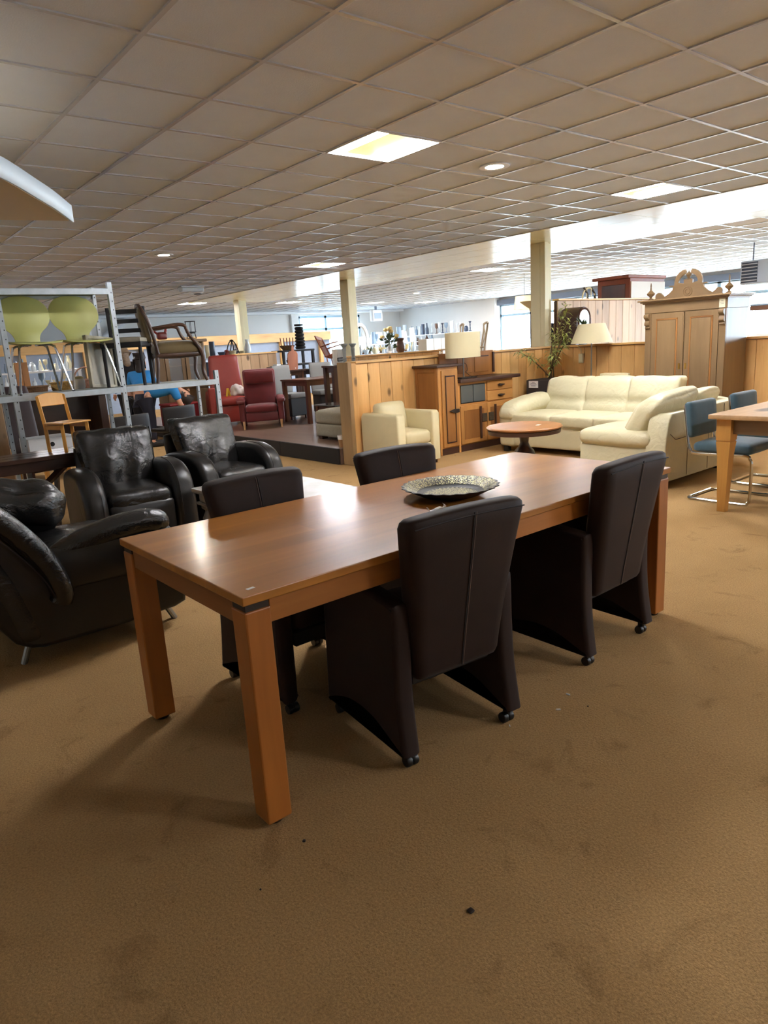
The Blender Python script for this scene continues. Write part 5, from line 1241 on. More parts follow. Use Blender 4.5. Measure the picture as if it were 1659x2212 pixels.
for k in range(6): bm = BM(); tube(bm, [(-.14+k*.056, .19, .23), (-.15+k*.06, .28, .66)], .007, 5); mesh_obj('spindle', bm, MT['redwood'], t)
# grey turned candlesticks on the partition's back ledge table
t = simple_table('ledge_table', 'dark console behind the pine partition end', (6.85, 9.05, PZ), .55, .16, .98, MT['darkwood'], MT['darkwoodz'])
zb = PZ+.98
for k, px in enumerate((745, 764)):
    p = aty(px, 782, 9.0)
    t = thing('candlestick', ('grey turned wooden candlestick, left of the pair behind the partition end', 'grey turned wooden candlestick, right of the pair behind the partition end')[k], 'candlestick', (p.x, 9.0, zb), 0, 'grey candlesticks')
    bm = BM(); lathe(bm, [(.05, 0), (.05, .015), (.03, .03), (.025, .05), (.036, .06), (.025, .075), (.036, .09), (.025, .11), (.03, .2), (.034, .235), (.03, .24), (.028, .26), (.045, .285), (.06, .3), (.06, .315), (0, .31)], 16); mesh_obj('stem', bm, plain('grey_paint_%d' % k, (150, 156, 156), .6), t)
t = thing('white_crate', 'white wooden crate with a small framed sign behind the candlesticks', 'crate', (6.60, 9.12, zb))
for k in range(3): bm = BM(); b2(bm, -.12+k*.08, -.045+k*.08, -.02, .02, 0, .24, .003); mesh_obj('slat', bm, MT['whitem'], t)
bm = BM(); b2(bm, -.06, .06, -.03, -.022, .05, .11, .002); q = mesh_obj('sign', bm, MT['darkiron'], t)
bm = BM(); b2(bm, -.045, .045, -.033, -.03, .062, .098); mesh_obj('sign_face', bm, plain('grey_sign', (160, 166, 170), .6), q)
# flowers in a vase and the brown turned vase, on partition 4
zc = 1.298
p = aty(842, 764, 9.36)
t = thing('flower_vase', 'glass vase of cream roses on the farther partition', 'flowers', (p.x, 9.36, zc))
bm = BM(); lathe(bm, [(.035, 0), (.06, .03), (.05, .09), (.03, .13), (.04, .15), (.035, .15)], 14, cap=False); mesh_obj('vase', bm, MT['glassc'], t)
random.seed(5)
for k in range(8):
    a = random.uniform(0, 2*PI); r_ = random.uniform(.04, .2); h_ = random.uniform(.26, .42)
    tip = Vector((r_*math.cos(a), r_*.5*math.sin(a), h_))
    bm = BM(); tube(bm, bez([(0, 0, .04), (tip.x*.3, tip.y*.3, h_*.6), tip], 4), .004, 5); st_ = mesh_obj('stem', bm, MT['leafd'], t)
    bm = BM(); cushion(bm, tip, (.07, .07, .06), .028, 5); mesh_obj('rose', bm, plain('rose_%d' % k, (232, 206, 140), .7), t, ang=1.4)
    bm = BM()
    for m_ in range(4):
        q = tip*random.uniform(.35, .8); d = Vector((random.uniform(-1, 1), random.uniform(-.4, .4), random.uniform(-.2, .6))).normalized(); s_ = d.cross(Vector((0, 1, .2))).normalized()*.022
        v = [bm.verts.new(x) for x in (q, q+d*.05+s_, q+d*.1, q+d*.05-s_)]; bm.faces.new(v)
    mesh_obj('leaf', bm, MT['leafd'], st_, fix=False)
p = aty(866, 764, 9.36)
t = thing('turned_vase', 'dark brown turned wooden vase beside the roses', 'vase', (p.x, 9.36, zc)); bm = BM(); lathe(bm, [(.05, 0), (.075, .03), (.08, .09), (.06, .16), (.05, .19), (.065, .215), (.07, .235), (0, .235)], 18); mesh_obj('body', bm, MT['vase_b'], t)
bm = BM(); lathe(bm, [(.05, .235), (.075, .236), (.06, .245), (0, .247)], 18); mesh_obj('rim', bm, MT['ebony'], t)
# bentwood chairs on a table
t = simple_table('back_table', 'dark table under the bentwood chairs behind the sideboard', (9.35, 9.15, 0), .3, .5, .84, MT['darkwood'], MT['darkwoodz'])
def bentwood(label, p, rz):
    t = thing('bentwood_chair', label, 'chair', p, rz, 'pale bentwood cross-back chairs')
    m = plain('limed_wood', (196, 178, 150), .6) if 'limed' not in MT else MT['limed']; MT['limed'] = m
    bm = BM(); lathe(bm, [(0, .44), (.2, .44), (.21, .455), (.2, .47), (0, .47)], 20); mesh_obj('seat', bm, m, t)
    for s in (-1, 1):
        bm = BM(); tube(bm, bez([(s*.17, .17, 0), (s*.175, .19, .45), (s*.19, .24, .75), (s*.2, .25, .86)], 4), .014, 6); mesh_obj('back_post', bm, m, t)
        bm = BM(); tube(bm, [(s*.14, -.14, .44), (s*.17, -.18, 0)], .014, 6); mesh_obj('leg', bm, m, t)
        bm = BM(); tube(bm, bez([(s*.19, .24, .84), (s*.06, .24, .70), (-s*.15, .2, .48)], 4), .009, 6); mesh_obj('cross_stay', bm, m, t)
        bm = BM(); tube(bm, bez([(s*.16, -.16, .2), (s*.13, -.15, .36), (0, -.14, .42)], 4), .009, 6); mesh_obj('arch_stay', bm, m, t)
    bm = BM(); tube(bm, bez([(-.21, .25, .86), (-.1, .265, .88), (.1, .265, .88), (.21, .25, .86)], 4), .02, 6); mesh_obj('crest_rail', bm, m, t)
bentwood('pale bentwood cross-back chair behind the drum lampshade, left one', (9.28, 9.36, .84), PI+.9)
bentwood('pale bentwood cross-back chair behind the drum lampshade, right one', (9.42, 8.9, .84), PI+.9)

# vitrine and things on it
t = thing('pine_vitrine', 'pine display cabinet with two glazed doors behind the carved armchair', 'cabinet', (5.72, 13.2, 0), .05)
bm = BM(); b2(bm, -.42, .42, .17, .20, 0, 1.72); b2(bm, -.44, -.41, -.2, .2, 0, 1.72); b2(bm, .41, .44, -.2, .2, 0, 1.72); b2(bm, -.44, .44, -.2, .2, 0, .88); mesh_obj('carcass', bm, MT['wardrobe'], t)
bm = BM(); b2(bm, -.50, .50, -.25, .22, 1.72, 1.775, .01, 1); mesh_obj('cornice', bm, MT['wardrobe'], t)
bm = BM(); b2(bm, -.49, .49, -.25, .2, .86, .91, .006); mesh_obj('waist_board', bm, MT['wardrobe'], t)
bm = BM(); b2(bm, -.40, .40, -.18, .16, 1.28, 1.30); mesh_obj('inner_shelf', bm, MT['wardrobe'], t)
bm = BM(); b2(bm, -.40, .40, .14, .165, .9, 1.7); mesh_obj('dark_lining', bm, MT['ebony'], t)
for s in (-1, 1):
    bm = BM(); x0, x1 = s*.01, s*.41; lo, hi = min(x0, x1), max(x0, x1)
    b2(bm, lo, lo+.07, -.225, -.2, .93, 1.70, .003); b2(bm, hi-.07, hi, -.225, -.2, .93, 1.70, .003); b2(bm, lo, hi, -.225, -.2, 1.62, 1.70, .003); b2(bm, lo, hi, -.225, -.2, .93, 1.01, .003)
    d = mesh_obj('door', bm, MT['wardrobe'], t)
    bm = BM(); b2(bm, lo+.06, hi-.06, -.216, -.21, 1.0, 1.63); mesh_obj('pane', bm, glassy('vitrine_glass_%d' % (s+1), (.5, .5, .48), .3, .03), d)
t = thing('red_rooster', 'dark red rooster figure on the pine display cabinet', 'ornament', (5.42, 13.2, 1.775)); bm = BM(); cushion(bm, (0, 0, .09), (.2, .1, .14), .045, 6); mesh_obj('body', bm, plain('dark_red_glaze', (110, 36, 30), .4), t)
bm = BM(); tube(bm, bez([(.06, 0, .12), (.09, 0, .2), (.08, 0, .24)], 3), .025, 8); mesh_obj('neck', bm, plain('red_glaze', (150, 40, 34), .4), t)
bm = BM(); tube(bm, bez([(-.08, 0, .12), (-.15, 0, .18), (-.18, 0, .14)], 3), .02, 6); mesh_obj('tail', bm, plain('red_glaze2', (130, 40, 34), .4), t)
t = thing('wire_lantern', 'black wire lantern frame on the pine display cabinet', 'lantern', (6.02, 13.2, 1.775)); bm = BM()
for z, r_ in ((.02, .1), (.12, .08), (.14, .1), (.34, .1)): tube(bm, [(r_*math.cos(a*PI/6), r_*math.sin(a*PI/6), z) for a in range(12)], .006, 5, closed=True)
for a in range(6): tube(bm, [(.1*math.cos(a*PI/3), .1*math.sin(a*PI/3), .02), (.08*math.cos(a*PI/3), .08*math.sin(a*PI/3), .12), (.1*math.cos(a*PI/3), .1*math.sin(a*PI/3), .14), (.1*math.cos(a*PI/3), .1*math.sin(a*PI/3), .34)], .005, 4)
mesh_obj('wire_cage', bm, MT['darkiron'], t); bm = BM(); lathe(bm, [(0, .125), (.085, .125), (.085, .135), (0, .135)], 14); mesh_obj('tray', bm, MT['blackm'], t)

# ================================================================== SHELVES OF SMALL WARES
PR = {'vase': [(.03, 0), (.055, .05), (.06, .12), (.04, .2), (.025, .26), (.035, .3), (.03, .3)],
      'cyl': [(.045, 0), (.05, .02), (.05, .3), (.046, .3)],
      'candle': [(.05, 0), (.05, .015), (.015, .04), (.02, .1), (.014, .14), (.02, .2), (.014, .24), (.045, .29), (.045, .3), (0, .3)],
      'bottle': [(.04, 0), (.045, .02), (.045, .16), (.018, .21), (.016, .28), (.02, .3), (0, .3)],
      'goblet': [(.05, 0), (.05, .012), (.012, .03), (.012, .13), (.05, .19), (.055, .28), (.05, .3)],
      'bowl': [(.04, 0), (.05, .01), (.09, .09), (.1, .13), (.09, .13)],
      'cone': [(.06, 0), (.05, .02), (.02, .25), (0, .3)], 'jar': [(.06, 0), (.075, .03), (.075, .13), (.05, .16), (.055, .18), (.03, .19), (0, .2)]}
WM = {}
def ware(kind, mat):
    k = (kind, mat)
    if k not in WM:
        bm = BM(); lathe(bm, PR[kind], 12); bmesh.ops.recalc_face_normals(bm, faces=bm.faces); sharpen(bm, .9)
        me = bpy.data.meshes.new(kind); bm.to_mesh(me); bm.free(); me.materials.append(MT[mat]); WM[k] = me
    return WM[k]
KN = {'vase': 'vase', 'cyl': 'cylinder vase', 'candle': 'candlestick', 'bottle': 'bottle', 'goblet': 'goblet', 'bowl': 'bowl', 'cone': 'cone ornament', 'jar': 'lidded jar'}
CN = {'vase_w': 'white', 'vase_g': 'grey-blue', 'vase_y': 'straw-coloured', 'vase_b': 'brown', 'vase_k': 'slate', 'glassc': 'clear glass', 'shade': 'cream', 'redl': 'red'}
def put(kind, mat, p, s, where):
    nm = {'candle': 'candlestick', 'cyl': 'vase', 'cone': 'ornament', 'jar': 'jar'}.get(kind, kind)
    o = link(nm, ware(kind, mat), None, p); o.scale = (s*random.uniform(.9, 1.15), s*random.uniform(.9, 1.15), s)
    return tag(o, 'small %s %s on %s' % (CN[mat], KN[kind], where), nm, '%s %s wares on %s' % (CN[mat], kind, where))
def rack(name, label, axis, base, lo, hi, depth, levels, mat, post=True):
    t = thing(name, label, 'shelf', ((lo+hi)/2, base, 0) if axis == 'x' else (base, (lo+hi)/2, 0)); h = (hi-lo)/2
    for z in levels:
        bm = BM(); b2(bm, *((-h, h, -depth/2, depth/2) if axis == 'x' else (-depth/2, depth/2, -h, h)), z-.03, z, .003); mesh_obj('board', bm, mat, t)
    n = max(2, int((hi-lo)/1.1)+1)
    for k in range(n):
        a = -h+.03+(2*h-.06)*k/(n-1)
        for d in (-depth/2+.02, depth/2-.02):
            bm = BM(); x, y = (a, d) if axis == 'x' else (d, a); b2(bm, x-.016, x+.016, y-.016, y+.016, 0, max(levels)-.03); mesh_obj('post', bm, mat, t)
    return t
random.seed(21)
# by the right white wall
rack('white_shelf', 'long white shelf of vases along the far white wall', 'y', 19.05, 17.75, 21.9, .45, [.45, .95, 1.36, 1.74], MT['white'])
for z, ks, n in ((1.74, ('candle', 'candle', 'vase', 'cyl', 'bottle', 'goblet', 'jar'), 17), (1.36, ('vase', 'jar', 'bottle', 'bowl', 'cyl'), 15), (.95, ('bowl', 'jar', 'vase'), 12)):
    for k in range(n):
        put(random.choice(ks), random.choice(('vase_w', 'vase_w', 'vase_g', 'vase_k', 'glassc', 'vase_b')), (18.98+random.uniform(-.1, .1), 17.95+(3.75*(k+.5)/n), z), random.uniform(.7, 1.45), 'the long white shelf')
# glass display before the corner
rack('glass_display', 'blue-white display table of glass vases beside the middle column', 'x', 20.4, 15.6, 18.4, .7, [.7, 1.15, 1.5], MT['white'])
for z, n in ((1.5, 16), (1.15, 12)):
    for k in range(n): put(random.choice(('cyl', 'cyl', 'goblet', 'vase', 'bottle')), random.choice(('glassc', 'vase_w', 'vase_w', 'vase_y', 'vase_g')), (15.8+2.45*(k+.5)/n, 20.3+random.uniform(-.2, .2), z), random.uniform(.9, 1.9), 'the glass display table')
rack('low_display', 'low blue-grey display table with white vases behind the roses', 'x', 15.6, 11.4, 14.6, .8, [.5, 1.22], MT['vase_g'])
for k in range(16): put(random.choice(('cyl', 'vase', 'bowl', 'jar', 'bottle')), random.choice(('vase_w', 'glassc', 'vase_w', 'shade')), (11.6+2.8*(k+.5)/16, 15.5+random.uniform(-.2, .2), 1.22), random.uniform(.6, 1.1), 'the low blue-grey table')
t = thing('white_boxes', 'row of white slatted boxes right of the roses', 'crate', (12.1, 12.6, 0))
for k in range(4): bm = BM(); b2(bm, -.5+k*.25, -.27+k*.25, -.15, .15, 0, 1.52, .006); mesh_obj('upright_board', bm, MT['whitem'], t)
t = thing('arch_mirror', 'white arched stand beside the middle column', 'mirror', (14.6, 18.9, 0)); bm = BM(); tube(bm, [(-.28, 0, 0), (-.28, 0, 1.7)] + [(.28*-math.cos(a*PI/10), 0, 1.7+.45*math.sin(a*PI/10)) for a in range(11)] + [(.28, 0, 0)], .06, 8); mesh_obj('frame', bm, MT['white'], t)
bm = BM(); b2(bm, -.25, .25, -.01, .01, .05, 1.75); mesh_obj('glass', bm, plain('mirror_glass', (220, 226, 230), .05, metal=1), t)
# kitchen wares on a steel rack left of the farthest column
rack('steel_rack', 'grey steel rack of kitchen wares behind the red high-back armchair', 'x', 14.6, 6.5, 8.1, .5, [.5, 1.0, 1.40], MT['galv'])
for z, n in ((1.40, 10), (1.0, 8)):
    for k in range(n): put(random.choice(('jar', 'bowl', 'bottle', 'cyl', 'vase')), random.choice(('vase_w', 'vase_k', 'vase_y', 'redl', 'shade')), (6.62+1.4*(k+.5)/n, 14.55+random.uniform(-.1, .1), z), random.uniform(.7, 1.2), 'the steel kitchen rack')
t = thing('iron_trivet', 'black wire stand on the steel kitchen rack', 'stand', (7.55, 14.5, 1.40)); bm = BM()
for s in (-1, 1): tube(bm, bez([(s*.18, 0, 0), (s*.08, 0, .28), (0, 0, .34)], 4), .012, 6); tube(bm, bez([(s*.05, .08, 0), (s*.03, 0, .2), (0, 0, .34)], 4), .012, 6)
mesh_obj('wire', bm, MT['blackm'], t); bm = BM(); lathe(bm, [(.03, .33), (.05, .35), (0, .37)], 10); mesh_obj('knob', bm, MT['blackm'], t)
# glassware shelves behind the steel rack with the green chairs
for k, (x0, x1, y, lab) in enumerate(((1.8, 3.9, 13.6, 'white shelves of glassware behind the green chairs'), (3.0, 4.3, 14.9, 'white shelves of glassware behind the black-clad person'))):
    rack('glassware_shelf', lab, 'x', y, x0, x1, .4, [.4, .75, 1.06, 1.36], MT['white'])
    for z in (.75, 1.06, 1.36):
        n = int((x1-x0)/.16)
        for m_ in range(n): put(random.choice(('goblet', 'bottle', 'jar', 'bowl', 'vase', 'cone')), random.choice(('glassc', 'vase_w', 'vase_w', 'shade', 'vase_g')), (x0+.1+(x1-x0-.2)*(m_+.5)/n, y+random.uniform(-.1, .1), z), random.uniform(.5, .9), 'the white glassware shelves')
t = thing('ochre_cupboard', 'tall ochre wooden board stand among the glassware shelves', 'panel', (2.75, 12.6, 0)); 
for k in range(2): bm = BM(); b2(bm, -.1+k*.1, -.005+k*.1, -.02, .02, 0, 1.52, .004); mesh_obj('board', bm, MT['oak_dk'], t)

# window-side things seen past the column
p = atd(1146, 655, 13.2)
t = thing('uplighter', 'standing uplighter with cream bowl behind the partition left of the column', 'lamp', (p.x, p.y, 0))
bm = BM(); lathe(bm, [(.14, 0), (.14, .02), (.015, .04), (0, .04)], 18); mesh_obj('base', bm, MT['steel'], t)
bm = BM(); tube(bm, [(0, 0, .03), (0, 0, 1.86)], .01, 8); mesh_obj('pole', bm, MT['darkiron'], t)
bm = BM(); lathe(bm, [(.02, 1.86), (.03, 1.92), (.10, 1.97), (.19, 2.04), (.185, 2.045), (.09, 1.985), (.02, 1.93)], 26, cap=False); mesh_obj('lamp_bowl', bm, MT['shade'], t)
p = atd(1133, 652, 16.5)
t = thing('pendant_lamp', 'pale drum pendant lamp hanging behind the uplighter', 'lamp', (p.x, p.y, CEIL)); bm = BM(); tube(bm, [(0, 0, -.002), (0, 0, -.52)], .006, 5); mesh_obj('cord', bm, MT['steel'], t)
bm = BM(); lathe(bm, [(.25, -.80), (.2, -.50), (.195, -.5), (.245, -.8)], 24, cap=False); mesh_obj('lamp_shade', bm, MT['shade'], t); bm = BM(); lathe(bm, [(0, -.53), (.2, -.53), (.2, -.52), (0, -.52)], 20); mesh_obj('shade_top', bm, MT['shade'], t)
t = simple_table('window_table', 'white table by the far window carrying a navy chair', (11.6, 8.9, 0), .55, .4, .82, MT['white'], MT['white'])
t = thing('navy_chair', 'navy upholstered chair on a table before the far window', 'chair', (11.55, 8.95, .82), 2.2)
bm = BM(); cushion(bm, (0, .19, .60), (.42, .06, .48), .02, 6, fn=lambda q: (q.x, q.y+.15*(q.z+.24), q.z)); mesh_obj('backrest', bm, MT['navy'], t, ang=1.2)
bm = BM(); cushion(bm, (0, 0, .40), (.42, .40, .08), .02, 5); mesh_obj('seat', bm, MT['navy'], t, ang=1.2)
for sx in (-.17, .17):
    for sy in (-.16, .16): bm = BM(); b2(bm, sx-.018, sx+.018, sy-.018, sy+.018, 0, .36); mesh_obj('leg', bm, MT['shade'], t)
t = thing('pink_bundle', 'pink and dark cloth bundle beside the navy chair', 'cloth', (11.95, 8.7, .82)); bm = BM(); cushion(bm, (0, 0, .2), (.3, .26, .4), .1, 8, wr=.05, wf=9); mesh_obj('dark_cloth', bm, MT['blackcloth'], t, ang=1.4)
bm = BM(); cushion(bm, (.05, -.1, .36), (.16, .14, .12), .05, 6, wr=.03, wf=14); mesh_obj('pink_cloth', bm, MT['purple'], t, ang=1.4)
# window plant on a ledge left window
for k, (x, y, z) in enumerate(((14.75, 22.2, 1.7),)):
    t = thing('window_plant', 'small potted plant at the left of the far window', 'plant', (14.5, 21.9, 1.5)); bm = BM(); lathe(bm, [(.1, 0), (.13, .2), (.11, .2), (.0, .18)], 14); mesh_obj('pot', bm, MT['vase_k'], t)
    bm = BM()
    for m_ in range(26):
        a = random.uniform(0, 2*PI); d = Vector((math.cos(a), math.sin(a), random.uniform(.4, 1.6))).normalized(); s_ = d.cross(Vector((0, 0, 1))).normalized()*.03; q = Vector((0, 0, .18)); l_ = random.uniform(.12, .28)
        bm.faces.new([bm.verts.new(x_) for x_ in (q, q+d*l_*.5+s_, q+d*l_, q+d*l_*.5-s_)])
    mesh_obj('foliage', bm, MT['leafd'], t, fix=False)['kind'] = 'stuff'
    b = rack('corner_stand', 'grey stand carrying the small potted plant at the far window', 'x', 21.9, 14.0, 15.4, .5, [.8, 1.5], MT['whitem'])
# flowers and dried goods table before the far window
rack('florist_table', 'long table of dried flowers before the far window', 'x', 17.5, 12.8, 15.6, .8, [.5, 1.05], MT['beech_pale'])
for k in range(9):
    x = 13.0+k*.29; t = thing('dried_bouquet', 'ochre dried bouquet on the long table before the far window', 'flowers', (x, 17.45+random.uniform(-.15, .15), 1.05), 0, 'dried bouquets')
    bm = BM(); lathe(bm, [(.05, 0), (.07, .12), (.05, .2), (.045, .2), (.0, .19)], 10); mesh_obj('pot', bm, MT['vase_b'], t)
    bm = BM()
    for m_ in range(24):
        a = random.uniform(0, 2*PI); d = Vector((math.cos(a), math.sin(a), random.uniform(.5, 1.8))).normalized(); s_ = d.cross(Vector((0, 0, 1))).normalized()*.03; q = Vector((0, 0, .18)); l_ = random.uniform(.12, .3)
        bm.faces.new([bm.verts.new(x_) for x_ in (q, q+d*l_*.5+s_, q+d*l_, q+d*l_*.5-s_)])
    o = mesh_obj('dried_stems', bm, MT['vase_y'] if k % 3 else MT['leafd'], t, fix=False); o['kind'] = 'stuff'
# things on top of the tall plank wall and right window
for k, px in enumerate((1236, 1252)):
    p = aty(px, 640, 7.3); t = thing('curved_horn', ('dark curved rod above the plank wall, left one', 'dark curved rod above the plank wall, right one')[k], 'ornament', (p.x, 7.0, 1.978))
    bm = BM(); tube(bm, bez([(0, 0, 0), (.0, 0, .07), (-.05, 0, .12), (-.10, 0, .17)], 4), .016, 6, rr=None); mesh_obj('rod', bm, MT['darkiron'], t); bm = BM(); lathe(bm, [(.03, 0), (.02, .02), (0, .03)], 8); mesh_obj('foot', bm, MT['darkiron'], t)
t = thing('wire_hoop', 'pale round-backed wire chair top above the plank wall', 'ornament', (aty(1272, 645, 7.0).x, 7.0, 1.978)); bm = BM(); tube(bm, [(-.18*math.cos(a*PI/10), 0, .17*math.sin(a*PI/10)) for a in range(11)], .012, 6); mesh_obj('hoop', bm, MT['shade'], t)
for x in (-.06, .06): bm = BM(); tube(bm, [(x, 0, 0), (x, 0, .16)], .008, 5); mesh_obj('rod', bm, MT['shade'], t)
# vase of greenery on the partition behind the floor lamp
t = thing('greenery_vase', 'blue glass vase with greenery on the partition cap beside the cone lampshade', 'plant', (9.06, 6.32, 1.268)); bm = BM(); lathe(bm, [(.05, 0), (.075, .04), (.07, .12), (.035, .2), (.05, .24), (.045, .24), (0, .2)], 14); mesh_obj('vase', bm, plain('blue_glass', (150, 176, 204), .1, coat=.5), t)
bm = BM()
for m_ in range(34):
    a = random.uniform(0, 2*PI); d = Vector((math.cos(a), math.sin(a), random.uniform(.2, 1.5))).normalized(); s_ = d.cross(Vector((0, 0, 1))).normalized()*.016; q = Vector((random.uniform(-.03, .03), random.uniform(-.03, .03), random.uniform(.2, .3))); l_ = random.uniform(.08, .18)
    bm.faces.new([bm.verts.new(x_) for x_ in (q, q+d*l_*.5+s_, q+d*l_, q+d*l_*.5-s_)])
mesh_obj('foliage', bm, MT['leafd'], t, fix=False)['kind'] = 'stuff'
# air heater under the ceiling at the right
t = thing('air_heater', 'pale grey louvred air heater hanging below the ceiling at the far right', 'heater', (13.3, 5.72, 2.10))
bm = BM(); b2(bm, -.02, .55, -.36, .24, 0, .40, .02, 2); mesh_obj('housing', bm, plain('pale_grey_metal', (176, 190, 208), .5), t)
bm = BM(); b2(bm, -.03, -.018, -.06, .21, .03, .37); mesh_obj('louvre_recess', bm, MT['vase_k'], t)
for k in range(6): bm = BM(); box(bm, (-.035, .075, .06+k*.055), (.03, .27, .008), .001, rot=ry_(.5)); mesh_obj('louvre', bm, plain('louvre_%d' % k, (190, 200, 214), .5), t)
for y in (-.25, .12): bm = BM(); tube(bm, [(.2, y, .39), (.2, y, .715)], .012, 6); mesh_obj('hanger', bm, MT['dark_al'], t)
t = thing('window_stack', 'stack of grey papers and glass things on the stand right of the wardrobe', 'stand', (12.3, 5.02, 0))
bm = BM(); b2(bm, -.3, .3, -.2, .2, 0, 1.25, .006); mesh_obj('cabinet', bm, MT['white'], t)
bm = BM(); b2(bm, -.22, .22, -.16, .16, 1.25, 1.62, .02, 1); mesh_obj('glass_dome', bm, MT['glassc'], t)
bm = BM(); b2(bm, -.25, .25, -.2, .2, 1.62, 1.69, .006); mesh_obj('book_stack', bm, MT['vase_b'], t); bm = BM(); b2(bm, -.25, .25, -.18, .2, 1.69, 1.72, .006); mesh_obj('folded_paper', bm, MT['vase_g'], t)

# ================================================================== CURVED WHITE CANOPY LAMP at the upper left
t = thing('canopy_lamp', 'large white curved canopy lamp hanging at the upper left edge', 'lamp', (.6, 4.6, 2.36))
arcp = [(1.586, 5.098), (1.376, 4.718), (1.208, 4.45), (1.063, 4.219), (.941, 4.045), (.70, 3.76), (.40, 3.47), (.05, 3.22), (-.4, 3.05)]
arcp = curve2(arcp, 4); back = [(-.4, 5.9), (.6, 5.42), (1.18, 5.21)]
poly = [(a-.6, b-4.6) for a, b in arcp+back]
bm = BM(); n = len(arcp)
lo = [bm.verts.new((a-.6, b-4.6, 0)) for a, b in arcp]; hi = [bm.verts.new((a-.6, b-4.6, .105)) for a, b in arcp]
for i in range(n-1): bm.faces.new((lo[i], lo[i+1], hi[i+1], hi[i]))
o = mesh_obj('curved_band', bm, plain('cool_white_band', (226, 238, 246), .5), t, fix=False); sm = o.modifiers.new('thick', 'SOLIDIFY'); sm.thickness = .012; sm.offset = 0
bm = BM(); prism(bm, [(a*.985-.01, b*.985+.01) for a, b in poly], .008, .02, 'xy'); mesh_obj('underside_panel', bm, plain('beige_panel', (214, 200, 178), .7), t)
for x, y in ((.3, .3), (-.2, -.4), (-.5, .6)): bm = BM(); tube(bm, [(x, y, .02), (x, y, CEIL-2.36-.003)], .006, 6); mesh_obj('hanging_rod', bm, MT['steel'], t)

# ================================================================== CRUMBS ON THE CARPET
for k, (px, py, s_) in enumerate(((1017, 1969, .016), (657, 1818, .010), (1227, 1501, .012), (1206, 1534, .012), (1270, 1527, .006), (1101, 1569, .007), (563, 1923, .006))):
    p = atz(px, py, 0); dk = k in (0, 1, 4, 6)
    bm = BM(); cushion(bm, (0, 0, .003), (s_*(1 if dk else 1.6), s_*(1 if dk else .6), .006), .003, 4); o = mesh_obj('carpet_scrap', bm, MT['darkiron'] if dk else MT['whitem'], None, (p.x, p.y, 0), (0, 0, k*.8))
    tag(o, ('round dark button lying on the near carpet', 'dark crumb near the front table leg', 'pale splinter on the carpet, upper of two right of the chairs', 'pale splinter on the carpet, lower of two right of the chairs', 'tiny dark crumb right of the pale splinters', 'tiny pale crumb by the near chair castor', 'tiny dark crumb left of the near carpet centre')[k], 'crumb')

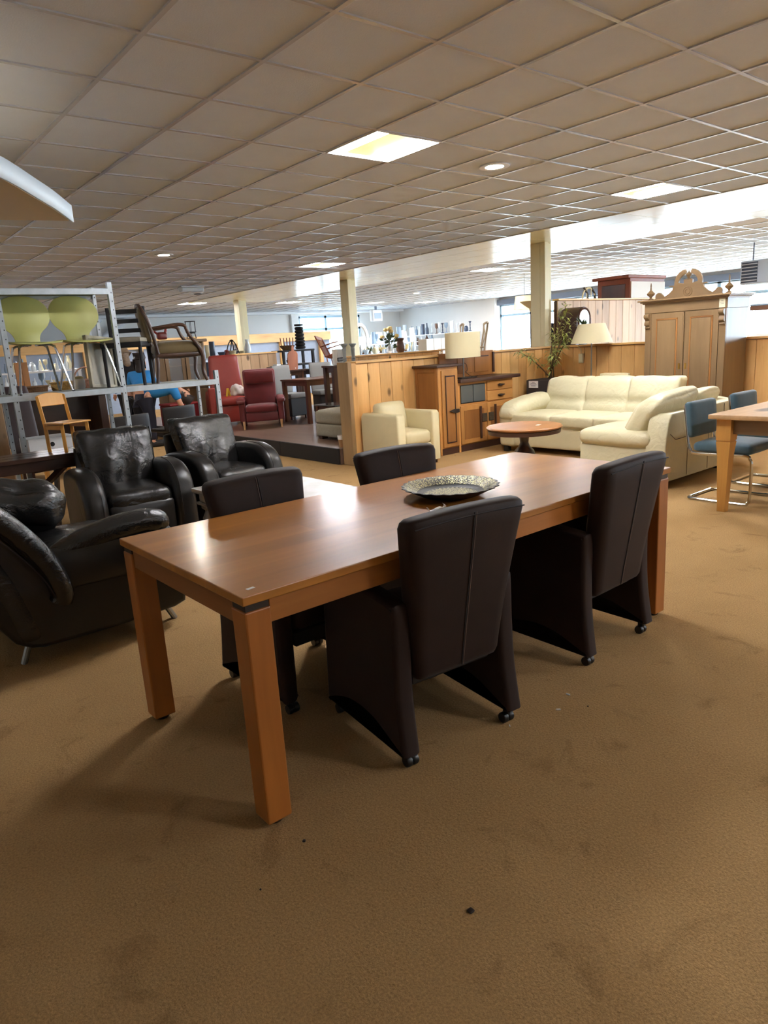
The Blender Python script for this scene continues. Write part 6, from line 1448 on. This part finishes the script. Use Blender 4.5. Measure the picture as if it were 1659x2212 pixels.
# ================================================================== PEOPLE
def skinned(name, mat, parent, verts, edges, radii, root=0, sub=2):
    me = bpy.data.meshes.new(name); me.from_pydata([tuple(v) for v in verts], edges, []); me.materials.append(mat)
    o = link(name, me, parent); m = o.modifiers.new('skin', 'SKIN'); m.use_smooth_shade = True
    for i, r_ in enumerate(radii):
        d = me.skin_vertices[0].data[i]; d.radius = (r_, r_) if not isinstance(r_, tuple) else r_; d.use_root = (i == root)
    s_ = o.modifiers.new('sub', 'SUBSURF'); s_.levels = sub; s_.render_levels = sub
    return o
def person(label, p, ang, J, top, legs, hair, long_hair, sleeve=True):
    """J: joints in (forward, side, up); ang: facing direction in the ground plane"""
    t = thing('person', label, 'person', p, ang)
    def V3(k, s=1): a, b, c = J[k]; return Vector((a, b*s, c))
    ch, hp, nk, hd = V3('chest'), V3('hip'), V3('neck'), V3('head')
    v = [hp, (hp+ch)/2, ch, nk]; e = [(0, 1), (1, 2), (2, 3)]; r = [.09, .10, .11, .05]
    for s in (-1, 1):
        i = len(v); v += [V3('shoulder', s), V3('elbow', s), V3('wrist', s)]; e += [(2, i), (i, i+1), (i+1, i+2)]; r += [.055, .042, .03]
        i = len(v); v += [V3('knee', s)+Vector((0, 0, .36)), V3('knee', s), V3('ankle', s), V3('ankle', s)+Vector((.13, 0, -.035))]; e += [(0, i), (i, i+1), (i+1, i+2), (i+2, i+3)]; r += [.075, .05, .04, .035]
    i = len(v); v += [nk+(hd-nk)*.55, hd, hd+(hd-nk).normalized()*.10]; e += [(3, i), (i, i+1), (i+1, i+2)]; r += [.06, .095, .06]
    body = skinned('body', MT['skin'], t, v, e, r)
    # fingers
    for s in (-1, 1):
        w_ = V3('wrist', s); d = (w_-V3('elbow', s)).normalized(); sd = Vector((0, 1, 0)).cross(d).normalized(); vv = [w_, w_+d*.05]; ee = [(0, 1)]; rr = [.026, .03]
        for q in range(4):
            b = len(vv); off = sd*(-.03+.02*q); vv += [w_+d*.09+off, w_+d*(.125-.008*abs(q-1.5))+off+Vector((0, -s*.008, 0)), w_+d*(.155-.012*abs(q-1.5))+off+Vector((0, -s*.022, 0))]; ee += [(1, b), (b, b+1), (b+1, b+2)]; rr += [.010, .009, .008]
        b = len(vv); vv += [w_+d*.04+sd*.045, w_+d*.075+sd*.06]; ee += [(0, b), (b, b+1)]; rr += [.011, .009]
        skinned('hand', MT['skin'], body, vv, ee, rr, 0, 1)
    # clothes
    v = [hp+Vector((0, 0, .04)), (hp+ch)/2, ch, ch+(nk-ch)*.7]; e = [(0, 1), (1, 2), (2, 3)]; r = [.165, .155, .155, .085]
    for s in (-1, 1):
        i = len(v); el = V3('elbow', s); sh = V3('shoulder', s); end = sh+(el-sh)*.75 if sleeve else V3('wrist', s)
        v += [sh, end] if sleeve else [sh, el, end]; e += [(2, i), (i, i+1)] + ([] if sleeve else [(i+1, i+2)]); r += [.08, .068] if sleeve else [.075, .058, .045]
    skinned('top', top, t, v, e, r)
    v = [hp+Vector((0, 0, .03))]; e = []; r = [.185]
    for s in (-1, 1):
        i = len(v); kn = V3('knee', s); an = V3('ankle', s); v += [kn+(hp-kn)*.7+Vector((0, s*.07, 0)), kn, an+Vector((0, 0, .03))]; e += [(0, i), (i, i+1), (i+1, i+2)]; r += [.125, .092, .068]
    skinned('trousers', legs, t, v, e, r)
    for s in (-1, 1):
        a = V3('ankle', s); bm = BM(); cushion(bm, (a.x+.05, a.y, .045), (.26, .09, .085), .03, 6); mesh_obj('shoe', bm, MT['blackm'], t, ang=1.3)
    # face and hair
    f = Vector((1, 0, 0)); u_ = (hd-nk).normalized(); f = (f-u_*f.dot(u_)).normalized(); sdv = u_.cross(f)
    for s in (-1, 1):
        bm = BM(); cushion(bm, hd+f*.088+sdv*.032*s+u_*.015, (.018, .022, .014), .006, 4); mesh_obj('eye', bm, MT['blackm'], body)
        bm = BM(); cushion(bm, hd+sdv*.095*s, (.04, .02, .06), .009, 4); mesh_obj('ear', bm, MT['skin'], body)
    bm = BM(); tube(bm, [hd+f*.085+u_*.02, hd+f*.115-u_*.02, hd+f*.09-u_*.028], .012, 6); mesh_obj('nose', bm, MT['skin'], body)
    bm = BM(); tube(bm, [hd+f*.088-u_*.055+sdv*.022, hd+f*.094-u_*.055, hd+f*.088-u_*.055-sdv*.022], .005, 5); mesh_obj('mouth', bm, plain('lip_%s' % hair.name, (160, 90, 86), .5), body)
    hv = [hd+u_*.05-f*.02, hd+u_*.10-f*.015, hd-f*.05, hd-f*.06-u_*.08]; he = [(0, 1), (0, 2), (2, 3)]; hr = [.102, .07, .095, .085]
    if long_hair: hv.append(hd-f*.075-u_*.24); he.append((3, 4)); hr.append(.075)
    skinned('hair', hair, t, hv, he, hr)
    return t
stoop = dict(hip=(-.08, 0, .90), chest=(.36, 0, .98), neck=(.50, 0, .93), head=(.60, 0, .82), shoulder=(.42, .17, .93), elbow=(.50, .19, .68), wrist=(.60, .15, .48), knee=(0, .10, .48), ankle=(-.02, .12, .07))
person('stooping person in a bright blue T-shirt and navy trousers behind the steel rack', (4.40, 11.63, 0), -.35, stoop, MT['bluecloth'], MT['navy'], MT['hair_d'], False)
lean = dict(hip=(-.05, 0, .88), chest=(.15, 0, 1.14), neck=(.22, 0, 1.26), head=(.27, 0, 1.38), shoulder=(.16, .17, 1.18), elbow=(.25, .22, .93), wrist=(.42, .16, .80), knee=(0, .09, .48), ankle=(0, .10, .07))
p = atd(314, 900, 13.2); person('person with long dark hair in a blue top, back turned, behind the ladder-back chair', (p.x, p.y, 0), 1.1, lean, MT['bluecloth'], MT['blackcloth'], MT['hair_d'], True)
stand = dict(hip=(0, 0, .92), chest=(0, 0, 1.28), neck=(.01, 0, 1.43), head=(.03, 0, 1.55), shoulder=(0, .18, 1.37), elbow=(-.02, .23, 1.08), wrist=(.10, .22, .86), knee=(.01, .09, .48), ankle=(0, .10, .07))
p = atd(285, 900, 14.1); person('person with ash-blond hair in black clothes beside the shelf upright', (p.x, p.y, 0), 1.9, stand, MT['blackcloth'], MT['blackcloth'], MT['hair_b'], True, False)
